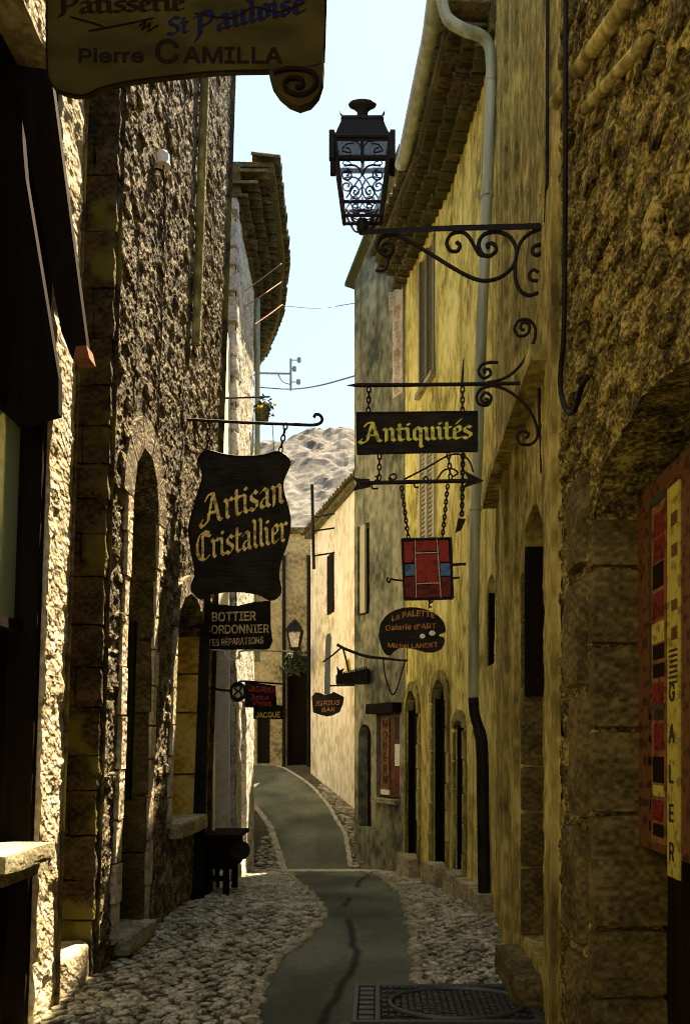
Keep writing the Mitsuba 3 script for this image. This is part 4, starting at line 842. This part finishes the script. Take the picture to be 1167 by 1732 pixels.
for y, r in ((231, .012), (267, .017), (341, .010), (364, .010)):
    q = [corner(y, *s) for s in sq]
    put('rail', cat_([tube([q[i], q[(i + 1) % 4]], r, 6) for i in range(4)]), 'iron', k)
def grille(side):
    out = []
    def L(pts, r, mir=True):
        for m in ((1, -1) if mir else (1,)):
            p = crv([(505 + (x - 505) * m, y) for x, y in pts], 5) if len(pts) > 2 else np.array(pts); w = []
            for x, y in p:
                X, Y = x / ZL[2] + ZL[0], y / ZL[2] + ZL[1]; h = HW(Y); h = h * QD; u = (X - cx) * (DL - h) / F; z = zb_(Y)
                w.append({'f': (ctr + u, DL - h, z), 'b': (ctr + u, DL + h, z), 'l': (ctr - h, DL + u, z), 'r': (ctr + h, DL + u, z)}[side])
            out.append(tube(w, r, 5))
    L([(505, 600), (505, 860)], .012, False)
    L([(600, 640), (690, 650), (740, 720), (690, 740), (640, 745), (660, 700), (700, 690)], .0035); L([(515, 690), (570, 620), (640, 610)], .004)
    L([(505, 1010), (545, 930), (620, 895), (720, 905)], .0055)
    L([(690, 1015), (665, 1010), (668, 985), (705, 970), (740, 1000), (725, 1050), (670, 1070), (632, 1030), (640, 980), (680, 940)], .0055)
    L([(505, 1010), (600, 1140), (690, 1280)], .0045)
    L([(575, 1200), (600, 1195), (600, 1230), (565, 1240), (545, 1200), (570, 1150), (630, 1150), (650, 1210), (620, 1270), (560, 1290), (515, 1240), (505, 1150)], .0045)
    L([(520, 1400), (560, 1430), (610, 1410), (620, 1370), (580, 1350), (555, 1380), (585, 1400)], .0045); L([(505, 1410), (560, 1460), (640, 1440)], .005)
    return cat_(out)
for s_ in 'fblr': put('grille', grille(s_) if s_ in 'fb' else cat_([tube([(ctr + (-1 if s_ == 'l' else 1) * HW(y), DL + u * QD * HW(y), zb_(y)) for y in (232, 364)], .006, 5) for u in (0,)]), 'iron', k)
for i_ in range(4):
    a, b = sq[i_], sq[(i_ + 1) % 4]
    q = np.array([corner(234, *a, -.006), corner(234, *b, -.006), corner(362, *a, -.006), corner(362, *b, -.006)])
    put('pane', trimesh.Trimesh(q, [[0, 1, 3], [0, 3, 2]], process=False), 'glass', k)
put('cup', lathe([(0, zpx(372)), (6 * mpp, zpx(372)), (9 * mpp, zpx(374)), (10 * mpp, zpx(387)), (7 * mpp, zpx(394)), (0, zpx(396))], (ctr, DL, 0), 16), 'iron', k, smooth=40)
for sx, sy in sq:
    a = corner(352, sx, sy, -.02)
    put('arm', tube(crv([a, (ctr + sx * 18 * mpp, DL + sy * 12 * mpp, zpx(376)), (ctr + sx * 11 * mpp, DL + sy * 11 * mpp, zpx(385)), (ctr + sx * 5 * mpp, DL + sy * 5 * mpp, zpx(387))], 5), .007, 6), 'iron', k)

# downpipe of the gutter house
k = thing('drainpipe', 'long grey green drainpipe bending off the gutter and running down the yellow wall', 'drainpipe')
def wp(x, y, D): return at(x, y, D)
put('swan_neck', tube(crv([wp(746, -14, 7.72), wp(749, 10, 7.72), wp(758, 33, 7.72), wp(782, 49, 7.74), wp(812, 60, 7.77), wp(826, 76, 7.8), wp(830, 104, 7.8), wp(830, 140, 7.82)], 6), .052, 10), 'zinc', k, smooth=True)
PY = [140, 300, 560, 860, 1000, 1185]; PX = [830, 825, 814, 804, 801, 800]; PD = lambda y: np.interp(y, [140, 1185], [7.82, 8.30])
put('pipe', tube([wp(x, y, PD(y)) for x, y in zip(PX, PY)], .054, 10), 'zinc', k, smooth=True)
put('lower_pipe', tube(crv([wp(800, 1180, 8.27), wp(803, 1210, 8.27), wp(810, 1235, 8.25), wp(815, 1270, 8.22), wp(817, 1400, 8.2), wp(819, 1535, 8.17)], 4), [.054] * 8 + [.062] * 13, 10), 'sign_black', k, smooth=True)
for y in (330, 860, 1060): put('clip', lathe([(.05, -.02), (.064, -.02), (.064, .02), (.05, .02)], wp(np.interp(y, PY, PX), y, PD(y)), 12), 'zinc', k)
# conduits on the near wall
k = thing('conduit', 'black cable running down the near rubble wall and ending in a hook', 'cable')
cp = [(956, -40), (956, 180), (955, 380), (953, 560), (948, 620), (947, 650), (952, 680), (962, 698), (972, 692), (978, 672), (985, 650), (993, 638)]
def wall_at(x, off=.0): return (1.0 - off) * F / (x - CX)
put('cable', tube(crv([at(x, y, wall_at(x if x > 950 else x, .05)) for x, y in cp], 5), .0135, 7), 'sign_black', k, smooth=True)
k = thing('conduit', 'thin black cable dropping to the wall end of the lantern bracket', 'cable')
put('cable', tube([at(926, -40, 4.87), at(925, 300, 4.88), at(922, 375, 4.93)], .011, 6), 'sign_black', k, smooth=True)

# posters on the near door and the poster case beyond
k = thing('poster', 'rust red poster board with a strip of pictures hung on the near doorway', 'poster')
Xp = 1.255
def dp(D0, D1, z0, z1, X=Xp, th=.01): return box(X - th, X, D0, D1, z0, z1)
DP = lambda x, X=Xp: X * F / (x - CX)
put('sheet', dp(DP(1180), DP(1074), 1.18, 2.82, Xp, .03), 'poster_red', k)
fr0, fr1 = DP(1139), DP(1115)
put('strip', dp(fr0, fr1, 1.22, 2.70, Xp - .03, .006), 'poster_orange', k)
zz = 1.25; j = 0
while zz < 2.60:
    h2 = nr.uniform(.03, .13); a0 = nr.uniform(.008, .02); a1 = nr.uniform(.008, .04)
    put('picture', dp(fr0 + a0, fr1 - a1, zz, zz + h2, Xp - .036, .003), ('poster_ink', 'brown_paint', 'poster_ink', 'panel_dark_red', 'brown_paint', 'poster_yellow')[nr.randint(6)], k); zz += h2 + nr.uniform(.008, .03); j += 1
for q_ in range(14): put('print', dp(fr1 + .02, fr1 + .02 + nr.uniform(.01, .04), 1.26 + q_ * .1, 1.26 + q_ * .1 + nr.uniform(.02, .05), Xp - .03, .002), 'brown_paint', k)
put('frame', cat_([dp(fr1, fr1 + .014, 1.9, 2.74, Xp - .03, .012), dp(fr0, fr1 + .014, 2.70, 2.735, Xp - .03, .012), dp(fr0, fr1, 1.80, 1.825, Xp - .036, .01)]), 'green_door', k)
k = thing('poster', 'narrow yellow poster with black letters down it beside the rust red board', 'poster')
y0, y1 = DP(1164), DP(1143)
put('sheet', dp(y0, y1, 1.1, 2.72, Xp - .03, .008), 'poster_yellow', k)
def side_text(txt, X, D, z, h, mat):          # letters on a street face of the shaded side, read by someone in the lane
    m = meshkit.text_mesh(txt, h, .003, True); v = m.vertices.copy()
    m.vertices = np.stack([X - v[:, 2], D - v[:, 0], z + v[:, 1]], 1); put('lettering', m, mat, k)
for ch, z in (('G', 1.83), ('A', 1.66), ('L', 1.49), ('E', 1.33), ('R', 1.17)): side_text(ch, Xp - .038, y1 - .02, z, .072, 'poster_ink')
for z in (2.55, 2.42, 2.2, 2.08): put('print', dp(y0 + .02, y1 - nr.uniform(.02, .06), z, z + nr.uniform(.02, .06), Xp - .038, .002), 'poster_red', k)
for z in np.arange(1.90, 2.05, .022): put('print', dp(y0 + .02, y1 - nr.uniform(.015, .04), z, z + .010, Xp - .038, .002), 'poster_ink', k)
k = thing('poster_case', 'poster case with small dark roof and red vertical lettering beside the arched window', 'display case')
tA, tB = D3.tD(12.36), D3.tD(12.92)
put('back', D3.block(tA + .01, tB - .01, .87, 2.13, -.10, -.06), 'poster_red', k)
put('roof', D3.block(tA - .05, tB + .06, 2.15, 2.30, -.02, .16), 'dark_wood', k); put('shelf', D3.block(tA - .02, tB + .02, .78, .845, -.02, .10), 'step_stone', k)
pb = D3.block(tB - .30, tB - .06, .98, 2.08, -.06, -.04); put('strip', pb, 'poster_orange', k)
put('strip', D3.block(tB - .30, tB - .06, .90, .98, -.06, -.038), 'white_paint', k)
for i_, ch in enumerate('MODERN'):
    m = meshkit.text_mesh(ch, .125, .003, True); v = m.vertices; w = v[:, 0].max() - v[:, 0].min(); n_ = D3.n(np.array(tA)); tg = np.array([n_[1], -n_[0]])
    t0_ = tB - .18; base = D3.pos(t0_, 0, -.036); rt = (D3.pos(tA, 0) - D3.pos(tB, 0))[:2]; rt /= np.linalg.norm(rt)
    m.vertices = np.stack([base[0] + rt[0] * (v[:, 0] - w / 2) + n_[0] * v[:, 2], base[1] + rt[1] * (v[:, 0] - w / 2) + n_[1] * v[:, 2], 1.93 - i_ * .172 + v[:, 1]], 1)
    put('lettering', m, 'poster_ink', k)
for j_ in range(3): put('picture', D3.block(tA + .05, tA + .20, .95 + j_ * .4, 1.28 + j_ * .4, -.06, -.045), ('panel_dark_red', 'white_paint', 'poster_ink')[j_], k)

# iron cover in the road
x0, d1 = gp(600, 1671)[0], gp(600, 1671)[1]; d0 = 4.86; X0, X1 = -.155, .98
k = thing('drain_cover', 'oblong iron drain cover with an oval ring in the asphalt', 'drain cover')
put('frame', cat_([box(X0, X1, d0, d0 + .03, -.02, .028, .004), box(X0, X1, d1 - .03, d1, -.02, .028, .004), box(X0, X0 + .035, d0, d1, -.02, .028, .004), box(X1 - .035, X1, d0, d1, -.02, .028, .004), box(X0 + .14, X0 + .175, d0, d1, -.02, .026, .004)]), 'dark_metal_worn', k)
put('plate', box(X0 + .01, X1 - .01, d0 + .01, d1 - .01, -.03, .012), 'sign_black', k)
cX, cD = (X0 + .175 + X1) / 2, (d0 + d1) / 2; a_, b_ = (X1 - X0 - .175) / 2 - .06, (d1 - d0) / 2 - .07
put('ring', tube([(cX + a_ * math.cos(t), cD + b_ * math.sin(t), .016) for t in np.linspace(0, 2 * np.pi, 49)], .020, 6), 'dark_metal_worn', k, smooth=True)
for j_ in range(7): put('rung', box(X0 + .04, X0 + .135, d0 + .06 + j_ * .098, d0 + .12 + j_ * .098, -.01, .024, .004), 'dark_metal_worn', k)
studs = []
for i_ in range(22):
    for j_ in range(15):
        x_, d_ = X0 + .20 + i_ * .042, d0 + .05 + j_ * .048; e = ((x_ - cX) / a_) ** 2 + ((d_ - cD) / b_) ** 2
        if x_ < X1 - .05 and abs(e - 1) > .14 and (e < 1 or (j_ % 2 == 0)): studs.append(box(x_ - .012, x_ + .016, d_ - .012, d_ + .014, 0, .02 + nr.uniform(-.003, .003)))
kk = put('stud', cat_(studs), 'dark_metal_worn', k); labels[kk] = {'kind': 'stuff'}

# dark wooden stall table by the sunlit wall
k = thing('stall_table', 'dark wooden stall table below the black shop board', 'table')
Dt = 9.35; tb = lambda x: at(x, 0, Dt)[0]
gz = float(g(Dt)); zt_ = EYE + (CY - 1413) * Dt / F
put('top', box(tb(343), tb(405), Dt - .05, Dt + .75, zt_ - .035, zt_ + .01, .006), 'dark_wood', k); put('apron', box(tb(346), tb(394), Dt, Dt + .7, zt_ - .38, zt_ - .036), 'dark_wood', k)
for x in (348, 381):
    for d in (Dt + .02, Dt + .6): put('leg', box(tb(x) - .03, tb(x) + .035, d, d + .06, gz, zt_ - .10), 'dark_wood', k)
put('rail', box(tb(343), tb(380), Dt + .1, Dt + .14, gz + .16, gz + .22), 'dark_wood', k); put('roller', tube([at(407, 1438, Dt), at(404, 1438, Dt + .5)], .11, 16), 'sign_black', k, smooth=40)

# canopy boards by the first window
k = thing('canopy', 'dark slanting wooden canopy board with orange lip beside the first window', 'canopy')
Dk = 4.48
put('side_board', slab([(20, 108), (86, 118), (150, 604), (122, 606), (104, 560), (62, 330)], Dk, .05), 'dark_wood', k)
put('side_board', slab([(28, 108), (44, 300), (92, 592), (100, 640), (100, 700), (30, 720), (-60, 600), (-60, 108)], Dk + .02, .05), 'dark_wood', k)
put('lip', slab([(129, 586), (147, 584), (152, 606), (124, 608)], Dk - .02, .10), 'red_wood', k, label='orange brown lip of the board')
# small fittings
k = thing('insulator', 'white porcelain wire insulator on the rough wall above the shield sign', 'insulator')
p = B.pos(B.tD(6.75), at(0, 268, 6.75)[2], .06)
put('bell', lathe([(0, .05), (.035, .05), (.05, .03), (.052, -.03), (.06, -.06), (.03, -.065), (0, -.06)], p, 14), 'porcelain', k, smooth=40); put('pin', tube([p + [-.15, 0, -.06], p + [0, 0, -.1], p + [0, 0, -.02]], .010), 'iron', k)
k = thing('wire', 'thin wire looping down the rough wall from the insulator', 'wire')
put('strand', tube(crv([p + [0, 0, -.1], p + [-.03, .15, -.35], p + [-.05, .1, -.6], p + [-.10, -.05, -.95], p + [-.12, .0, -1.3], p + [-.13, .1, -1.6]], 6), .006, 5), 'iron', k)
k = thing('flower_pot', 'small potted plant with yellow flowers high on the sunlit wall edge', 'flower pot')
p = C.pos(C.tD(13.2), at(0, 712, 13.2)[2], .14)
put('pot', lathe([(0, 0), (.09, 0), (.12, .16), (.10, .16), (0, .14)], p, 12), 'tile_clay', k, smooth=40)
lv = []
for _ in range(120):
    m = trimesh.Trimesh([[-.03, 0, 0], [.03, 0, 0], [0, .012, .08]], [[0, 1, 2]]); R = trimesh.transformations.random_rotation_matrix(nr.rand(3)); m.apply_transform(R); m.apply_translation(p + [nr.normal(0, .07), nr.normal(0, .07), .22 + nr.normal(0, .06)]); lv.append(m)
put('leaves', cat_(lv), 'leaf_green', k)
put('flower', cat_([trimesh.creation.icosphere(1, .025).apply_translation(p + [nr.normal(0, .07), nr.normal(0, .07), .22 + nr.normal(0, .05)]) for _ in range(9)]), 'yellow_paint', k)
k = thing('wall_rod', 'thin iron rod sticking out of the white house above the flower pot', 'rod')
put('bar', tube([at(362, 674, 10.3), at(457, 671, 10.3)], .012), 'iron', k)
k = thing('utility_pole', 'pale blue pole with side arm and insulators against the sky', 'utility pole')
Du = 20.6
put('post', tube([at(492, 660, Du), at(492, 607, Du)], .03), 'blue_grey', k); put('arm', tube([at(440, 631, Du), at(492, 632, Du)], .028), 'blue_grey', k); put('brace', rod([(470, 632), (478, 645), (490, 650)], Du, 1), 'blue_grey', k)
put('brace', tube([at(440, 631, Du), at(415, 640, Du)], .028), 'blue_grey', k)
for x, y in ((506, 609), (498, 624), (505, 646)): put('insulator', lathe([(0, .06), (.05, .05), (.05, -.05), (0, -.06)], at(x, y, Du), 8), 'blue_grey', k); put('bolt', tube([at(492, y, Du), at(x, y, Du)], .014), 'blue_grey', k)
def wire(pts, lab, mat='iron', r=.009):
    k = thing('overhead_wire', lab, 'wire'); put('strand', tube(crv(pts, 8), r, 5), mat, k)
wire([at(440, 655, 17), at(492, 658, 16.6), at(540, 652, 15), at(606, 634, 13.5)], 'overhead wire sagging from the pole to the grey house', 'blue_grey', .014)
for (a, b, lab) in (((392, 508), (476, 446), 'topmost wire slanting across the dark eave'), ((396, 530), (476, 477), 'middle wire slanting across the dark eave'), ((432, 548), (478, 515), 'lowest wire slanting across the dark eave')):
    wire([at(*a, 11.6), at((a[0] + b[0]) / 2, (a[1] + b[1]) / 2 + 1, 12), at(*b, 12.6)], lab, 'rust_wire', .008)
wire([at(478, 517, 12.6), at(540, 521, 12.8), at(606, 512, 13.5)], 'faint wire crossing the open sky above the pole', 'blue_grey', .006)
k = thing('antenna', 'black upright antenna with two cross arms in front of the far cream wall', 'antenna')
Dn = 17.5
put('mast', tube([at(528, 820, Dn), at(531, 962, Dn)], .035), 'sign_black', k)
for y in (872, 896, 938): put('arm', tube([at(531, y + 2, Dn), at(566, y - 3, Dn)], .018), 'sign_black', k)
# far lantern over its foliage
k = thing('wall_lantern', 'small distant black lantern on a wall arm over hanging greenery', 'lantern')
Df = 19.5; mf = Df / F; c0 = at(499, 0, Df)[0]
def r4(y, h): return [(c0 + sx * h * mf, Df + sy * h * mf, EYE + (CY - y) * mf) for sx, sy in ((-1, -1), (1, -1), (1, 1), (-1, 1))]
put('roof', cat_([trimesh.convex.convex_hull(np.array(r4(1048, 2) + r4(1053, 5))), trimesh.convex.convex_hull(np.array(r4(1054, 7) + r4(1066, 14) + r4(1069, 14)))]), 'sign_black', k)
for a, b in zip(r4(1068, 12), r4(1097, 7)): put('corner_post', tube([a, b], .022, 5), 'sign_black', k)
q = r4(1097, 8); put('rail', cat_([tube([q[i], q[(i + 1) % 4]], .02, 5) for i in range(4)]), 'sign_black', k); put('arm', rod([(499, 1098), (499, 1108), (520, 1112)], Df, 2), 'sign_black', k)
put('pane', trimesh.convex.convex_hull(np.array(r4(1070, 10) + r4(1096, 6))), 'glass', k); put('wall_arm', tube([at(499, 1104, Df), at(499, 1104, 21.6)], .03), 'sign_black', k)
k = thing('hanging_plant', 'dark tuft of greenery hanging below the small distant lantern', 'plant')
lv = []
for _ in range(260):
    m = trimesh.Trimesh([[-.05, 0, 0], [.05, 0, 0], [0, .02, .14]], [[0, 1, 2]]); m.apply_transform(trimesh.transformations.random_rotation_matrix(nr.rand(3))); m.apply_translation(at(500 + nr.normal(0, 8), 1122 + nr.normal(0, 8), Df + .4) + [0, nr.normal(0, .1), 0]); lv.append(m)
put('leaves', cat_(lv), 'leaf_green', k); put('stem', tube([at(500, 1110, Df + .4), at(500, 1112, 21.6)], .02), 'sign_black', k)
# basket shaped sign, blue grey hanging board, striped canopy beyond the corner
k = thing('basket_sign', 'dark basket shaped sign with orange lettering in front of the far cream wall', 'sign')
Dk = 14.4; Zs = (400, 1030, 4.8625)
put('board', slab([(620, 720), (650, 685), (690, 690), (720, 705), (770, 700), (800, 680), (840, 700), (885, 725), (875, 780), (850, 845), (790, 875), (740, 884), (680, 868), (630, 850)], Dk, .04, Zs), 'sign_black', k)
letters(k, sans_mesh('SIRIUS', 534, 1194, 574, 1192, 8, Dk, .004, False, 0, .2), 'orange_paint'); letters(k, sans_mesh('BAR', 544, 1204, 566, 1203, 7, Dk, .004, False, 0, .2), 'orange_paint')
put('hanger', slab([(735, 240), (740, 215), (770, 195), (780, 230), (772, 400), (770, 700), (722, 700), (728, 420)], Dk + .05, .05, Zs), 'blue_grey', k)
put('arm', tube([at(556, 1160, Dk + .07), at(640, 1158, Dk + .07)], .014), 'iron', k)
k = thing('striped_canopy', 'small dark ribbed canopy on the corner below the palette sign', 'canopy')
Dh = 12.9
for i_ in range(14):
    x = 570 + i_ * 3.7; put('rib', slab([(x, 1139 - i_ * .9), (x + 2.6, 1138 - i_ * .9), (x + 2.6, 1160 - i_ * .2), (x, 1158 - i_ * .2)], Dh, .03), 'sign_black', k)
put('backing', slab([(568, 1142), (624, 1130), (624, 1156), (568, 1156)], Dh + .03, .25), 'dark_wood', k); put('peg', slab([(569, 1127), (575, 1133), (582, 1130), (577, 1142), (571, 1140)], Dh, .05), 'sign_black', k)
put('flag', slab([(584, 1120), (591, 1114), (594, 1134), (587, 1136)], Dh, .03), 'yellow_paint', k)
k = thing('hooked_bracket', 'black iron rods with a hanging loop jutting from the corner of the grey house', 'bracket')
Dx = 12.1
put('bar', rod([(570, 1090), (585, 1098), (620, 1110), (655, 1114)], Dx, 2.6), 'iron', k); put('bar', rod([(655, 1114), (690, 1117), (720, 1108), (745, 1094)], Dx, 2.0), 'iron', k)
put('loop', rod([(648, 1114), (651, 1140), (658, 1165), (665, 1175), (673, 1160), (680, 1135), (686, 1116)], Dx, 1.3), 'iron', k)
put('stay', rod([(579, 1094), (560, 1110), (546, 1120)], Dx, 1.5), 'iron', k); put('stay', rod([(580, 1096), (586, 1118), (590, 1136)], Dx, 1.6), 'iron', k); put('plate', rod([(690, 1095), (690, 1140)], Dx, 2.2), 'iron', k)
